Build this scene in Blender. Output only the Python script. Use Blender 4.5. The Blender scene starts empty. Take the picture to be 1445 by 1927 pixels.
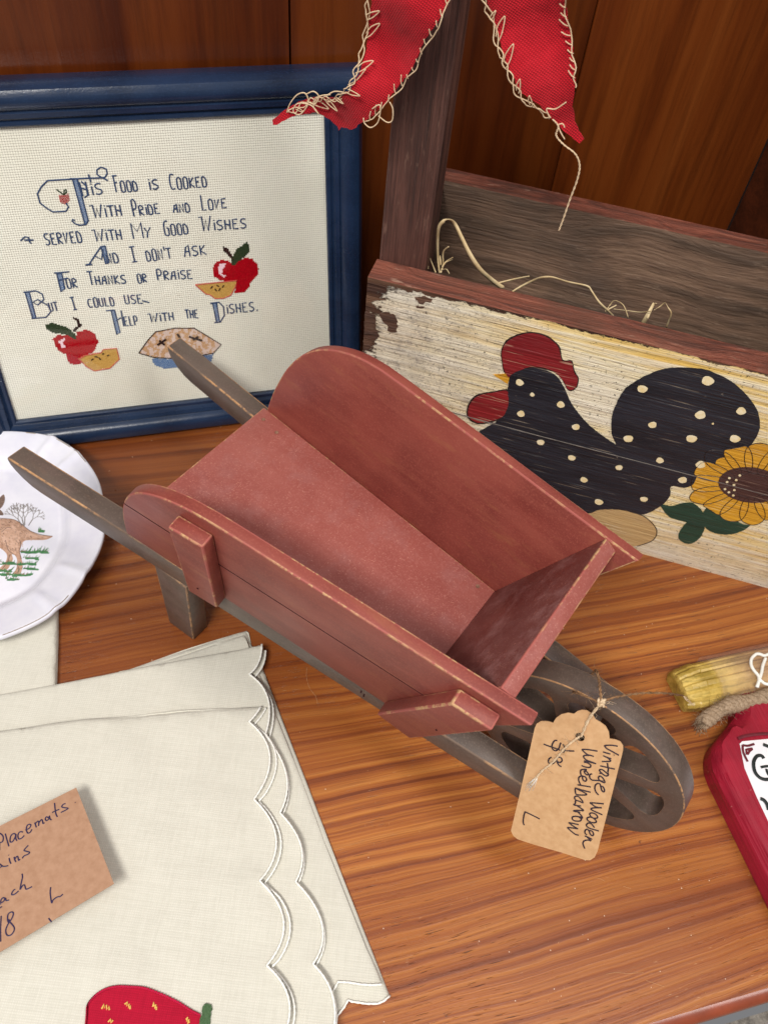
import bpy, bmesh, math, random
import numpy as np
from mathutils import Vector, Matrix
from mathutils.geometry import delaunay_2d_cdt
random.seed(7)
RNG = np.random.default_rng(5)
S = bpy.context.scene
COL = S.collection
rad = math.radians

# ------------------------------------------------------------------ camera
CAM = np.array([0.0, 0.0, 0.5])
FPX = 1565.78                       # focal length in pixels of a 1445 x 1927 picture
FW = np.array([0.0, 0.62124536, -0.78361611])
RT = np.array([0.99325309, 0.09087347, 0.07204385])
UP = np.array([-0.11596682, 0.77832912, 0.61705387])
cam = bpy.data.cameras.new('camera')
cam.sensor_fit = 'VERTICAL'; cam.sensor_height = 24.0
cam.lens = FPX / 1927 * 24.0
cam.clip_start = 0.01; cam.clip_end = 20
cam.dof.use_dof = True; cam.dof.focus_distance = 0.47; cam.dof.aperture_fstop = 9.5
co = bpy.data.objects.new('camera', cam); COL.objects.link(co)
co.matrix_world = Matrix(((RT[0], UP[0], -FW[0], CAM[0]), (RT[1], UP[1], -FW[1], CAM[1]),
                          (RT[2], UP[2], -FW[2], CAM[2]), (0, 0, 0, 1)))
S.camera = co

# ------------------------------------------------------------------ world, lamps, exposure
w = bpy.data.worlds.new('World'); S.world = w; w.use_nodes = True
# shop interior: pale ceiling overhead, dimmer walls and floor around
_n = w.node_tree.nodes; _l = w.node_tree.links
_tc = _n.new('ShaderNodeTexCoord'); _sx = _n.new('ShaderNodeSeparateXYZ'); _cr = _n.new('ShaderNodeValToRGB')
_l.new(_tc.outputs['Generated'], _sx.inputs[0]); _l.new(_sx.outputs[2], _cr.inputs[0])
_cr.color_ramp.elements[0].position = 0.0; _cr.color_ramp.elements[0].color = (0.34, 0.34, 0.35, 1)
_cr.color_ramp.elements[1].position = 0.9; _cr.color_ramp.elements[1].color = (0.92, 0.93, 0.96, 1)
_l.new(_cr.outputs[0], _n['Background'].inputs[0])
_n['Background'].inputs[1].default_value = 0.60
S.view_settings.view_transform = 'Standard'; S.view_settings.look = 'None'
S.view_settings.exposure = 0.0; S.view_settings.gamma = 1.0

def area(name, loc, target, sx, sy, power, color):
    l = bpy.data.lights.new(name, 'AREA'); l.shape = 'RECTANGLE'; l.size = sx; l.size_y = sy
    l.energy = power; l.color = color
    o = bpy.data.objects.new(name, l); COL.objects.link(o); o.location = loc
    o.rotation_euler = (Vector(target) - Vector(loc)).to_track_quat('-Z', 'Y').to_euler()
    return o
# ceiling fluorescents of the shop, above and in front of the shelf
area('ceiling_lamp', (-0.40, -0.74, 1.6), (0.0, 0.28, 0.05), 0.8, 0.24, 31, (1.0, 0.96, 0.90))
area('ceiling_lamp', (0.95, -0.20, 1.6), (0.1, 0.25, 0), 0.25, 1.2, 13, (1.0, 0.95, 0.90))

# ------------------------------------------------------------------ geometry helpers
def ray(px, py):
    v = FW * FPX + RT * (px - 722.5) - UP * (py - 963.5)
    return v / np.linalg.norm(v)
def on_plane(px, py, p0, n):        # where the sight line of a photo point meets a real plane
    r = ray(px, py); n = np.asarray(n, float)
    return CAM + r * (((np.asarray(p0) - CAM) @ n) / (r @ n))
def tab(px, py, z=0.0): return on_plane(px, py, (0, 0, z), (0, 0, 1))

class Frame:                        # a local frame: origin, x along, y up, z out of the face
    def __init__(s, o, x, y):
        s.o = np.asarray(o, float); s.x = np.asarray(x, float) / np.linalg.norm(x)
        y = np.asarray(y, float); y = y - s.x * (y @ s.x); s.y = y / np.linalg.norm(y); s.z = np.cross(s.x, s.y)
    def uv(s, px, py, h=0.0):
        q = on_plane(px, py, s.o + s.z * h, s.z) - s.o
        return (float(q @ s.x), float(q @ s.y))
    def m(s):
        return Matrix(((s.x[0], s.y[0], s.z[0], s.o[0]), (s.x[1], s.y[1], s.z[1], s.o[1]), (s.x[2], s.y[2], s.z[2], s.o[2]), (0, 0, 0, 1)))
    def w2l(s, p): q = np.asarray(p) - s.o; return (float(q @ s.x), float(q @ s.y), float(q @ s.z))

def obj(name, bm, mats, parent=None, smooth=False, matrix=None):
    me = bpy.data.meshes.new(name)
    bm.normal_update(); bm.to_mesh(me); bm.free()
    for m in (mats if isinstance(mats, (list, tuple)) else [mats]): me.materials.append(m)
    if smooth:
        for p in me.polygons: p.use_smooth = True
        if smooth != 'all': me.set_sharp_from_angle(angle=rad(smooth if smooth is not True else 35))
    o = bpy.data.objects.new(name, me); COL.objects.link(o)
    if parent: o.parent = parent
    if matrix is not None: o.matrix_world = matrix
    return o
def tag(o, label=None, cat=None, group=None, kind=None):
    if label: o['label'] = label
    if cat: o['category'] = cat
    if group: o['group'] = group
    if kind: o['kind'] = kind
    return o
def thing(name, label, cat, matrix=None, group=None):
    o = bpy.data.objects.new(name, None); COL.objects.link(o); o.empty_display_size = 0.02
    if matrix is not None: o.matrix_world = matrix
    return tag(o, label, cat, group)

def bevel(bm, w, seg=2, mat=1, angle=25):
    es = [e for e in bm.edges if len(e.link_faces) == 2 and e.calc_face_angle(0) > rad(angle)]
    r = bmesh.ops.bevel(bm, geom=es, offset=w, segments=seg, profile=0.5, affect='EDGES', clamp_overlap=True)
    for f in r['faces']: f.material_index = mat
    return bm
def box(x0, x1, y0, y1, z0, z1, bm=None):
    bm = bm or bmesh.new()
    v = [bm.verts.new(p) for p in ((x0, y0, z0), (x1, y0, z0), (x1, y1, z0), (x0, y1, z0), (x0, y0, z1), (x1, y0, z1), (x1, y1, z1), (x0, y1, z1))]
    for f in ((3, 2, 1, 0), (4, 5, 6, 7), (0, 1, 5, 4), (1, 2, 6, 5), (2, 3, 7, 6), (3, 0, 4, 7)): bm.faces.new([v[i] for i in f])
    return bm
def hexa(P, bm=None):               # 8 corners: bottom ring then top ring
    bm = bm or bmesh.new()
    v = [bm.verts.new(tuple(p)) for p in P]
    for f in ((3, 2, 1, 0), (4, 5, 6, 7), (0, 1, 5, 4), (1, 2, 6, 5), (2, 3, 7, 6), (3, 0, 4, 7)): bm.faces.new([v[i] for i in f])
    bmesh.ops.recalc_face_normals(bm, faces=bm.faces)
    return bm
def loft(rings, closed_caps=True, bm=None):
    bm = bm or bmesh.new()
    R = [[bm.verts.new(tuple(p)) for p in r] for r in rings]
    n = len(R[0])
    for a, b in zip(R, R[1:]):
        for i in range(n): bm.faces.new((a[i], a[(i + 1) % n], b[(i + 1) % n], b[i]))
    if closed_caps:
        bm.faces.new(R[0][::-1]); bm.faces.new(R[-1])
    bmesh.ops.recalc_face_normals(bm, faces=bm.faces)
    return bm
def smooth_path(pts, n=6, closed=False):   # Catmull-Rom
    P = [np.asarray(p, float) for p in pts]; out = []
    m = len(P)
    if m < 3: return P
    for i in range(m if closed else m - 1):
        if closed: a, b, c, d = P[(i - 1) % m], P[i], P[(i + 1) % m], P[(i + 2) % m]
        else: a, b, c, d = P[max(i - 1, 0)], P[i], P[i + 1], P[min(i + 2, m - 1)]
        for k in range(n):
            t = k / n
            out.append(0.5 * ((2 * b) + (-a + c) * t + (2 * a - 5 * b + 4 * c - d) * t * t + (-a + 3 * b - 3 * c + d) * t ** 3))
    if not closed: out.append(P[-1])
    return out
def tube(pts, r, seg=6, bm=None, flat=1.0, nrm=None, taper=None):
    bm = bm or bmesh.new()
    P = [np.asarray(p, float) for p in pts]
    Q = [P[0]]
    for p in P[1:]:
        if np.linalg.norm(p - Q[-1]) > 1e-6: Q.append(p)
    P = Q
    if len(P) < 2: return bm
    ref = np.array(nrm if nrm is not None else (0.3, 0.2, 1.0), float); prev = None; rings = []
    for i, p in enumerate(P):
        t = P[min(i + 1, len(P) - 1)] - P[max(i - 1, 0)]; L = np.linalg.norm(t)
        t = t / L if L > 1e-9 else np.array([1., 0, 0])
        a = (prev if prev is not None and nrm is None else ref); a = a - t * (a @ t)
        if np.linalg.norm(a) < 1e-6: a = np.cross(t, (1, 0, 0.3))
        a /= np.linalg.norm(a); prev = a; b = np.cross(t, a)
        rr = r if taper is None else r * taper(i / (len(P) - 1))
        rings.append([bm.verts.new(tuple(p + (a * math.cos(k * 2 * math.pi / seg) * flat + b * math.sin(k * 2 * math.pi / seg)) * rr)) for k in range(seg)])
    for A, B in zip(rings, rings[1:]):
        for k in range(seg): bm.faces.new((A[k], A[(k + 1) % seg], B[(k + 1) % seg], B[k]))
    bm.faces.new(rings[0][::-1]); bm.faces.new(rings[-1])
    return bm
def poly_dist(P, segs):
    P = np.asarray(P, float); d = np.full(len(P), 1e9)
    for a, b in segs:
        a = np.asarray(a, float); b = np.asarray(b, float); ab = b - a; L = ab @ ab
        t = np.clip(((P - a) @ ab) / max(L, 1e-12), 0, 1)
        d = np.minimum(d, np.linalg.norm(P - (a + t[:, None] * ab), axis=1))
    return d
def inside(P, poly):
    P = np.asarray(P, float); c = np.zeros(len(P), bool); n = len(poly)
    for i in range(n):
        x0, y0 = poly[i]; x1, y1 = poly[(i + 1) % n]
        if y0 == y1: continue
        k = ((y0 > P[:, 1]) != (y1 > P[:, 1])) & (P[:, 0] < (x1 - x0) * (P[:, 1] - y0) / (y1 - y0) + x0)
        c ^= k
    return c
def fbm(P, s, seed=0, oct=3):       # cheap smooth noise from summed sines
    r = np.random.default_rng(seed); v = np.zeros(len(P)); P = np.asarray(P, float)
    for o in range(oct):
        for k in range(5):
            a = r.uniform(0, 2 * math.pi); f = s * (1.9 ** o) * r.uniform(.7, 1.4); ph = r.uniform(0, 6.28)
            v += np.sin((P[:, 0] * math.cos(a) + P[:, 1] * math.sin(a)) * f + ph) / 5 / (1.8 ** o)
    return v
def densify(poly, step):
    out = []
    n = len(poly)
    for i in range(n):
        a = np.asarray(poly[i], float); b = np.asarray(poly[(i + 1) % n], float); L = np.linalg.norm(b - a); k = max(1, int(L / step))
        for j in range(k): out.append(tuple(a + (b - a) * j / k))
    return out
def sheet(poly, step, hfun, thick, to3d=None, holes=(), rings=()):
    """solid sheet over a 2D outline; hfun(P, dist_to_edge) gives the top height"""
    out = densify(poly, step)
    A = np.asarray(out); lo = A.min(0); hi = A.max(0)
    gx, gy = np.meshgrid(np.arange(lo[0], hi[0], step), np.arange(lo[1], hi[1], step * 0.9))
    gx[::2] += step / 2
    G = np.c_[gx.ravel(), gy.ravel()] + RNG.uniform(-.12, .12, (gx.size, 2)) * step
    segs = [(out[i], out[(i + 1) % len(out)]) for i in range(len(out))]
    G = G[inside(G, out)]
    if len(G): G = G[poly_dist(G, segs) > step * 0.45]
    extra = []
    hl = []
    for h in holes:
        if len(G): G = G[~inside(G, h)]
        hl.append(h)
    for r in rings:
        n = len(out)
        for i in range(n):
            t = A[(i + 1) % n] - A[i - 1]; L = np.linalg.norm(t)
            if L < 1e-9: continue
            nn = np.array([-t[1], t[0]]) / L
            for sgn in (1, -1): extra.append(A[i] + nn * r * sgn)
    if extra:
        E_ = np.array(extra); E_ = E_[inside(E_, out)]; dd = poly_dist(E_, segs); E_ = E_[dd > min(rings) * .9]
        G = np.vstack([G, E_]) if len(G) else E_
    pts = [Vector(p) for p in out]; edges = [(i, (i + 1) % len(out)) for i in range(len(out))]
    for h in hl:
        b0 = len(pts); pts += [Vector(p) for p in h]; edges += [(b0 + i, b0 + (i + 1) % len(h)) for i in range(len(h))]
    pts += [Vector((float(p[0]), float(p[1]))) for p in G]
    V, E, F, *_ = delaunay_2d_cdt(pts, edges, [], 1 if not hl else 0, 1e-7)
    V = np.array([(v.x, v.y) for v in V])
    if hl:
        cen = np.array([V[list(f)].mean(0) for f in F]); keep = inside(cen, out)
        for h in hl: keep &= ~inside(cen, h)
        F = [f for f, k in zip(F, keep) if k]
    H = hfun(V, poly_dist(V, segs))
    to3d = to3d or (lambda x, y, z: (x, y, z))
    bm = bmesh.new()
    T = [bm.verts.new(to3d(x, y, h)) for (x, y), h in zip(V, H)]
    B = [bm.verts.new(to3d(x, y, h - thick)) for (x, y), h in zip(V, H)]
    ec = {}
    for f in F:
        bm.faces.new([T[i] for i in f]); bm.faces.new([B[i] for i in f[::-1]])
        for i in range(len(f)):
            e = (f[i], f[(i + 1) % len(f)]); ec[e] = 1
    for (a, b) in list(ec):
        if (b, a) not in ec: bm.faces.new((T[b], T[a], B[a], B[b]))
    lone = [v for v in bm.verts if not v.link_faces]
    if lone: bmesh.ops.delete(bm, geom=lone, context='VERTS')
    bmesh.ops.recalc_face_normals(bm, faces=bm.faces)
    return bm

# ------------------------------------------------------------------ materials
def lin(r, g, b):
    f = lambda c: (c / 255 / 12.92) if c / 255 <= 0.04045 else ((c / 255 + 0.055) / 1.055) ** 2.4
    return (f(r), f(g), f(b), 1)
class NT:
    def __init__(s, name):
        s.m = bpy.data.materials.new(name); s.m.use_nodes = True; s.t = s.m.node_tree; s.t.nodes.clear()
        s.out = s.n('ShaderNodeOutputMaterial'); s.b = s.n('ShaderNodeBsdfPrincipled'); s.l(s.b.outputs[0], s.out.inputs[0])
        s.tc = s.n('ShaderNodeTexCoord')
    def n(s, t, **k):
        x = s.t.nodes.new(t)
        for a, b in k.items(): setattr(x, a, b)
        return x
    def l(s, a, b): s.t.links.new(a, b)
    def setv(s, sock, v):
        if hasattr(v, 'is_linked') or isinstance(v, bpy.types.NodeSocket): s.l(v, sock)
        else: sock.default_value = v
    def map(s, scale=(1, 1, 1), loc=(0, 0, 0), rot=(0, 0, 0), src='Object'):
        m = s.n('ShaderNodeMapping'); s.l(s.tc.outputs[src], m.inputs[0]); m.inputs[1].default_value = loc; m.inputs[2].default_value = rot; m.inputs[3].default_value = scale
        return m.outputs[0]
    def noise(s, vec, scale=5, detail=4, rough=.55, dist=0.0):
        x = s.n('ShaderNodeTexNoise'); s.l(vec, x.inputs['Vector']); x.inputs['Scale'].default_value = scale; x.inputs['Detail'].default_value = detail
        x.inputs['Roughness'].default_value = rough; x.inputs['Distortion'].default_value = dist
        return x.outputs[0]
    def vor(s, vec, scale, feature='F1'):
        x = s.n('ShaderNodeTexVoronoi', feature=feature); s.l(vec, x.inputs['Vector']); x.inputs['Scale'].default_value = scale
        return x
    def ramp(s, fac, stops, interp='LINEAR'):
        r = s.n('ShaderNodeValToRGB'); s.l(fac, r.inputs[0]); r.color_ramp.interpolation = interp
        e = r.color_ramp.elements
        while len(e) < len(stops): e.new(.5)
        for el, (p, c) in zip(e, stops):
            el.position = p; el.color = c if len(c) == 4 else (*c, 1)
        return r.outputs[0]
    def step(s, fac, a, b):           # 0 below a, 1 above b
        x = s.n('ShaderNodeMapRange'); s.l(fac, x.inputs[0]); x.inputs[1].default_value = a; x.inputs[2].default_value = b
        return x.outputs[0]
    def math(s, op, a, b=0.0):
        x = s.n('ShaderNodeMath', operation=op); s.setv(x.inputs[0], a); s.setv(x.inputs[1], b); return x.outputs[0]
    def mix(s, fac, a, b, mode='MIX'):
        x = s.n('ShaderNodeMix', data_type='RGBA', blend_type=mode); s.setv(x.inputs[0], fac); s.setv(x.inputs[6], a); s.setv(x.inputs[7], b); return x.outputs[2]
    def bump(s, h, dist=.001, strength=1.0, prev=None):
        x = s.n('ShaderNodeBump'); s.l(h, x.inputs['Height']); x.inputs['Distance'].default_value = dist; x.inputs['Strength'].default_value = strength
        if prev is not None: s.l(prev, x.inputs['Normal'])
        return x.outputs[0]
    def fin(s, col, rough=.5, normal=None, spec=.5, **k):
        s.setv(s.b.inputs['Base Color'], col); s.setv(s.b.inputs['Roughness'], rough); s.setv(s.b.inputs['Specular IOR Level'], spec)
        if normal is not None: s.l(normal, s.b.inputs['Normal'])
        for a, b in k.items(): s.setv(s.b.inputs[a.replace('_', ' ')], b)
        return s.m

def m_table():
    t = NT('varnished_pine'); v = t.map()
    warp = t.noise(t.map((2.2, 4.0, 4.0)), 1.0, 2)
    wv = t.n('ShaderNodeVectorMath', operation='MULTIPLY_ADD'); t.l(warp, wv.inputs[0]); wv.inputs[1].default_value = (0, 0.034, 0); t.l(v, wv.inputs[2])
    wig = t.noise(t.map((26, 30, 30)), 1.0, 2)
    wv2 = t.n('ShaderNodeVectorMath', operation='MULTIPLY_ADD'); t.l(wig, wv2.inputs[0]); wv2.inputs[1].default_value = (0, 0.0022, 0); t.l(wv.outputs[0], wv2.inputs[2])
    def mp(scale, loc=(0, 0, 0)):
        m = t.n('ShaderNodeMapping'); t.l(wv2.outputs[0], m.inputs[0]); m.inputs[3].default_value = scale; m.inputs[1].default_value = loc; return m.outputs[0]
    b1 = t.noise(mp((1.0, 150, 1)), 1.0, 2, .5)
    b2 = t.noise(mp((2.2, 560, 1), (5, 3, 0)), 1.0, 4, .65)
    fine = t.noise(mp((12, 800, 1)), 1.0, 5, .75)
    broad = t.noise(mp((2.0, 7, 1), (3, 1, 0)), 1.0, 3, .5)
    bands = t.math('ADD', t.math('MULTIPLY', b1, .64), t.math('MULTIPLY', b2, .36))
    col = t.ramp(bands, [(0.36, lin(192, 126, 64)), (0.46, lin(178, 110, 52)), (0.52, lin(160, 92, 44)), (0.56, lin(140, 76, 40)), (0.61, lin(112, 58, 34))])
    # darker, redder towards the left, inner part: shade behind the barrow painted in
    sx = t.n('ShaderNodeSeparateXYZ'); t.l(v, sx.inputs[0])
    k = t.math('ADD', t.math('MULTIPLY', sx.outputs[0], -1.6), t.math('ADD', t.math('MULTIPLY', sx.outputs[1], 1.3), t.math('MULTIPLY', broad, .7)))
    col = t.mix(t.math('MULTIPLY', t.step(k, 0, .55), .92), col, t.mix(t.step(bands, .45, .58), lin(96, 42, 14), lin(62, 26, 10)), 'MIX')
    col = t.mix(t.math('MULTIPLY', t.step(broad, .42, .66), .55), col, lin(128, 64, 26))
    col = t.mix(t.math('MULTIPLY', t.step(fine, .46, .66), .62), col, lin(118, 62, 34))
    pores = t.noise(mp((70, 1500, 1)), 1.0, 2, .5)
    pm = t.math('MULTIPLY', t.step(pores, .64, .70), t.step(t.noise(v, 9, 2), .42, .58))
    col = t.mix(t.math('MULTIPLY', pm, .75), col, lin(64, 34, 24))
    kn = t.math('MULTIPLY', t.step(t.noise(t.map((180, 260, 1)), 1.0, 3, .7), .66, .72), t.step(t.noise(v, 17, 2), .55, .66))
    col = t.mix(t.math('MULTIPLY', kn, .6), col, lin(70, 44, 38))
    for (scl, rz, f_, am) in (((55, 700, 1), -.5, 14, .55), ((700, 80, 1), .9, 11, .35), ((60, 600, 1), -.15, 19, .5)):
        sc = t.vor(t.map(scl, (f_, 0, 0), rot=(0, 0, rz)), 1.0)
        scm = t.math('MULTIPLY', t.step(sc.outputs['Distance'], .09, .04), t.step(t.noise(v, f_, 2), .56, .62))
        col = t.mix(t.math('MULTIPLY', scm, am), col, lin(222, 178, 132))
    sp = t.vor(v, 120)
    col = t.mix(t.math('MULTIPLY', t.step(sp.outputs['Distance'], .045, .03), .7), col, lin(240, 225, 205))
    n = t.bump(fine, .0003, .45); n = t.bump(pm, -.0004, .6, n); n = t.bump(bands, .0008, .4, n)
    r = t.ramp(t.noise(v, 12, 4), [(0.3, (.26,) * 3), (0.7, (.40,) * 3)])
    return t.fin(col, r, n, .5)

def m_wood(name, stops, stretch=(5, 90, 90), fine_col=None, rough=.5, bumpd=.0004, wear=None, dark=None, spec=.5, warp=.04, fineamt=.5):
    t = NT(name); v = t.map()
    wv = t.n('ShaderNodeVectorMath', operation='MULTIPLY_ADD'); t.l(t.noise(t.map((stretch[0], stretch[1] / 12, stretch[2] / 12)), 1.0, 2), wv.inputs[0])
    wv.inputs[1].default_value = tuple(warp if s > stretch[0] * 2 or s == max(stretch) else 0 for s in stretch); t.l(v, wv.inputs[2])
    def mp(k, loc=(0, 0, 0)):
        m = t.n('ShaderNodeMapping'); t.l(wv.outputs[0], m.inputs[0]); m.inputs[3].default_value = tuple(s * k for s in stretch); m.inputs[1].default_value = loc; return m.outputs[0]
    oi = t.n('ShaderNodeObjectInfo')
    b = t.noise(mp(1), 1.0, 4, .6); f = t.noise(mp(5.5, (4, 2, 1)), 1.0, 4, .7)
    col = t.ramp(b, stops)
    if fine_col: col = t.mix(t.math('MULTIPLY', t.step(f, .45, .68), fineamt), col, fine_col)
    if dark: col = t.mix(t.math('MULTIPLY', t.step(t.noise(v, 14, 4), .48, .68), .8), col, dark)
    if wear: col = t.mix(t.math('MULTIPLY', t.step(t.noise(t.map(tuple(60 if q == min(stretch) else 260 for q in stretch)), 1.0, 5, .7), .60, .70), .5), col, wear)
    if 'panel' in name: col = t.mix(oi.outputs['Random'], col, t.mix(1.0, col, (.52, .46, .40, 1), 'MULTIPLY'))
    n = t.bump(f, bumpd, .8); n = t.bump(b, bumpd * 2, .5, n)
    return t.fin(col, rough, n, spec)

def m_paint(name, base, dark, light, rough=.55, lint=True, grain=.25, tan=None, dust=0.0):
    t = NT(name); v = t.map()
    a = t.noise(v, 26, 4); b = t.noise(t.map((14, 110, 110)), 1.0, 4, .6)
    col = t.mix(t.step(a, .38, .62), dark, base)
    col = t.mix(t.math('MULTIPLY', t.step(t.noise(t.map((9, 9, 9), (7, 1, 3)), 1.0, 5, .65), .45, .7), .35), col, light)
    col = t.mix(t.math('MULTIPLY', t.step(b, .45, .7), grain), col, light)
    col = t.mix(t.math('MULTIPLY', t.step(t.noise(v, 900, 3, .7), .52, .66), .62), col, light)
    if dust: col = t.mix(t.math('MULTIPLY', t.step(t.noise(v, 42, 5, .7), .5, .75), dust), col, lin(170, 130, 128))
    if tan: col = t.mix(t.math('MULTIPLY', t.step(t.noise(t.map((20, 90, 90), (3, 3, 1)), 1.0, 4, .7), .56, .72), .45), col, tan)
    if lint:
        for k, (sc, rz) in enumerate((((800, 150, 500), .5), ((170, 860, 500), -.3), ((760, 190, 500), 1.9))):
            x = t.vor(t.map(sc, (k * 3.1, k, 0), (0, 0, rz)), 1.0)
            m = t.math('MULTIPLY', t.step(x.outputs['Distance'], .16, .07), t.step(t.noise(v, 34 + 9 * k, 3), .47, .60))
            col = t.mix(t.math('MULTIPLY', m, .5), col, lin(216, 156, 136))
        sp = t.vor(v, 480)
        col = t.mix(t.math('MULTIPLY', t.step(sp.outputs['Distance'], .16, .09), .34), col, lin(222, 168, 150))
    n = t.bump(b, .0003, .5); n = t.bump(t.noise(v, 700, 3), .0001, .6, n)
    return t.fin(col, t.ramp(t.noise(v, 20, 3), [(.3, (rough - .08,) * 3), (.7, (rough + .1,) * 3)]), n, .45)

def m_edge(name, paint, wood, amount=.5, scale=130):
    t = NT(name); v = t.map()
    m = t.math('MULTIPLY', t.step(t.noise(v, scale, 5, .7), .62 - amount * .4, .70 - amount * .4), t.step(t.noise(v, 28, 3), .40, .56))
    col = t.mix(m, paint, t.mix(t.noise(v, 500, 2), wood, lin(150, 104, 62)))
    return t.fin(col, .65, t.bump(t.noise(v, 900, 2), .0002, .5), .3)

def m_cloth(name, c1, c2, cell=.0005, strength=.5, tint=None, rot=0.0):
    t = NT(name); v = t.map(rot=(0, 0, rot))
    wx = t.n('ShaderNodeTexWave', bands_direction='X'); t.l(v, wx.inputs[0]); wx.inputs[1].default_value = 0.314 / cell * .5 ; wx.inputs[2].default_value = .6; wx.inputs[3].default_value = 1; wx.inputs[4].default_value = 8
    wy = t.n('ShaderNodeTexWave', bands_direction='Y'); t.l(v, wy.inputs[0]); wy.inputs[1].default_value = 0.314 / cell * .5 ; wy.inputs[2].default_value = .6; wy.inputs[3].default_value = 1; wy.inputs[4].default_value = 8
    h = t.math('MULTIPLY', wx.outputs[1], wy.outputs[1])
    slub = t.noise(t.map((60, 900, 900)), 1.0, 3, .6); slub2 = t.noise(t.map((900, 60, 900)), 1.0, 3, .6)
    col = t.mix(t.math('MULTIPLY', t.step(t.math('ADD', slub, slub2), .85, 1.2), .5), c1, c2)
    col = t.mix(t.math('MULTIPLY', t.step(h, .35, 0), .45), col, c2)
    if tint: col = t.mix(t.math('MULTIPLY', t.step(t.noise(v, 10, 3), .45, .75), .6), col, tint)
    n = t.bump(h, cell * .4, strength); n = t.bump(t.noise(v, 1500, 2), .0001, .3, n)
    return t.fin(col, .9, n, .15, Sheen_Weight=.15)
def m_simple(name, c, c2=None, scale=60, rough=.6, spec=.4, bump=0.0, **k):
    t = NT(name); v = t.map(); a = t.noise(v, scale, 4, .6)
    col = t.mix(t.step(a, .35, .7), c, c2 or tuple(x * .8 for x in c[:3]) + (1,))
    return t.fin(col, rough, t.bump(t.noise(v, scale * 8, 3), bump, .7) if bump else None, spec, **k)

M = {}
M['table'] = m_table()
M['table_edge'] = m_simple('varnished_edge', lin(150, 70, 42), lin(120, 56, 34), 40, .25, .6)
M['wall'] = m_wood('varnished_panel_wood', [(.3, lin(132, 68, 26)), (.48, lin(120, 58, 20)), (.60, lin(106, 48, 16)), (.75, lin(86, 36, 12))], (30, 30, 1.6), lin(66, 28, 10), .30, .0002, spec=.5, warp=.03, fineamt=.45)
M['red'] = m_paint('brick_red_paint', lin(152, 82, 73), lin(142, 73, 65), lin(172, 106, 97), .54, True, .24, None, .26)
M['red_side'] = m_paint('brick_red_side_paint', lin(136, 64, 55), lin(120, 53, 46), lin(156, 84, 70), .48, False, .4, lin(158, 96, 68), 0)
M['red_edge'] = m_edge('worn_red_edge', lin(162, 88, 80), lin(214, 174, 132), .40, 210)
M['brown'] = m_paint('dark_brown_stain', lin(90, 76, 68), lin(74, 62, 55), lin(110, 96, 87), .42, False, .45, lin(112, 86, 70), .12)
M['brown_edge'] = m_edge('worn_brown_edge', lin(112, 94, 82), lin(206, 164, 122), .52, 210)
M['dark'] = m_simple('dark_groove', lin(56, 16, 22), lin(40, 10, 16), 60, .8, .2)
M['cloth'] = m_cloth('cream_cotton', lin(212, 209, 197), lin(194, 191, 178), .0006, .35)
M['piping'] = m_simple('white_piping', lin(244, 243, 238), lin(226, 224, 216), 900, .8, .1)
M['kraft'] = m_simple('kraft_paper', lin(204, 164, 122), lin(190, 148, 106), 240, .85, .2, .00005)
M['kraft2'] = m_simple('kraft_card', lin(176, 138, 112), lin(162, 124, 98), 240, .85, .2, .00005)
M['ink'] = m_simple('ballpoint_ink', lin(44, 32, 74), lin(36, 26, 60), 300, .5, .4)
M['ink2'] = m_simple('marker_ink', lin(46, 30, 44), lin(36, 24, 34), 300, .5, .4)
M['blue'] = m_paint('navy_frame_paint', lin(25, 42, 68), lin(19, 32, 54), lin(36, 54, 84), .22, False, .3, None, 0)
M['navy'] = m_simple('navy_thread', lin(52, 72, 108), lin(44, 60, 94), 900, .8, .2)
M['sky'] = m_simple('blue_thread', lin(104, 134, 176), lin(84, 112, 156), 900, .8, .2)
M['twine'] = m_simple('natural_twine', lin(222, 198, 166), lin(196, 168, 134), 700, .9, .15)
M['twine_dk'] = m_simple('jute_twine', lin(150, 116, 84), lin(112, 82, 58), 700, .9, .15)
M['straw'] = m_simple('dry_straw', lin(222, 200, 158), lin(190, 162, 116), 120, .6, .4)

def m_ribbon():
    t = NT('red_linen'); v = t.map()
    h1 = t.n('ShaderNodeTexWave', bands_direction='X'); t.l(t.map(rot=(0, 0, .5)), h1.inputs[0]); h1.inputs[1].default_value = 290; h1.inputs[2].default_value = 1.0
    h2 = t.n('ShaderNodeTexWave', bands_direction='Y'); t.l(t.map(rot=(0, 0, .5)), h2.inputs[0]); h2.inputs[1].default_value = 290; h2.inputs[2].default_value = 1.0
    h = t.math('MULTIPLY', h1.outputs[1], h2.outputs[1])
    col = t.mix(t.step(h, 0, .5), lin(150, 10, 24), lin(206, 20, 40))
    col = t.mix(t.math('MULTIPLY', t.step(t.noise(v, 90, 4), .4, .7), .35), col, lin(214, 40, 54))
    return t.fin(col, .8, t.bump(h, .0005, .9), .2, Sheen_Weight=.1)
M['ribbon'] = m_ribbon()

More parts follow.
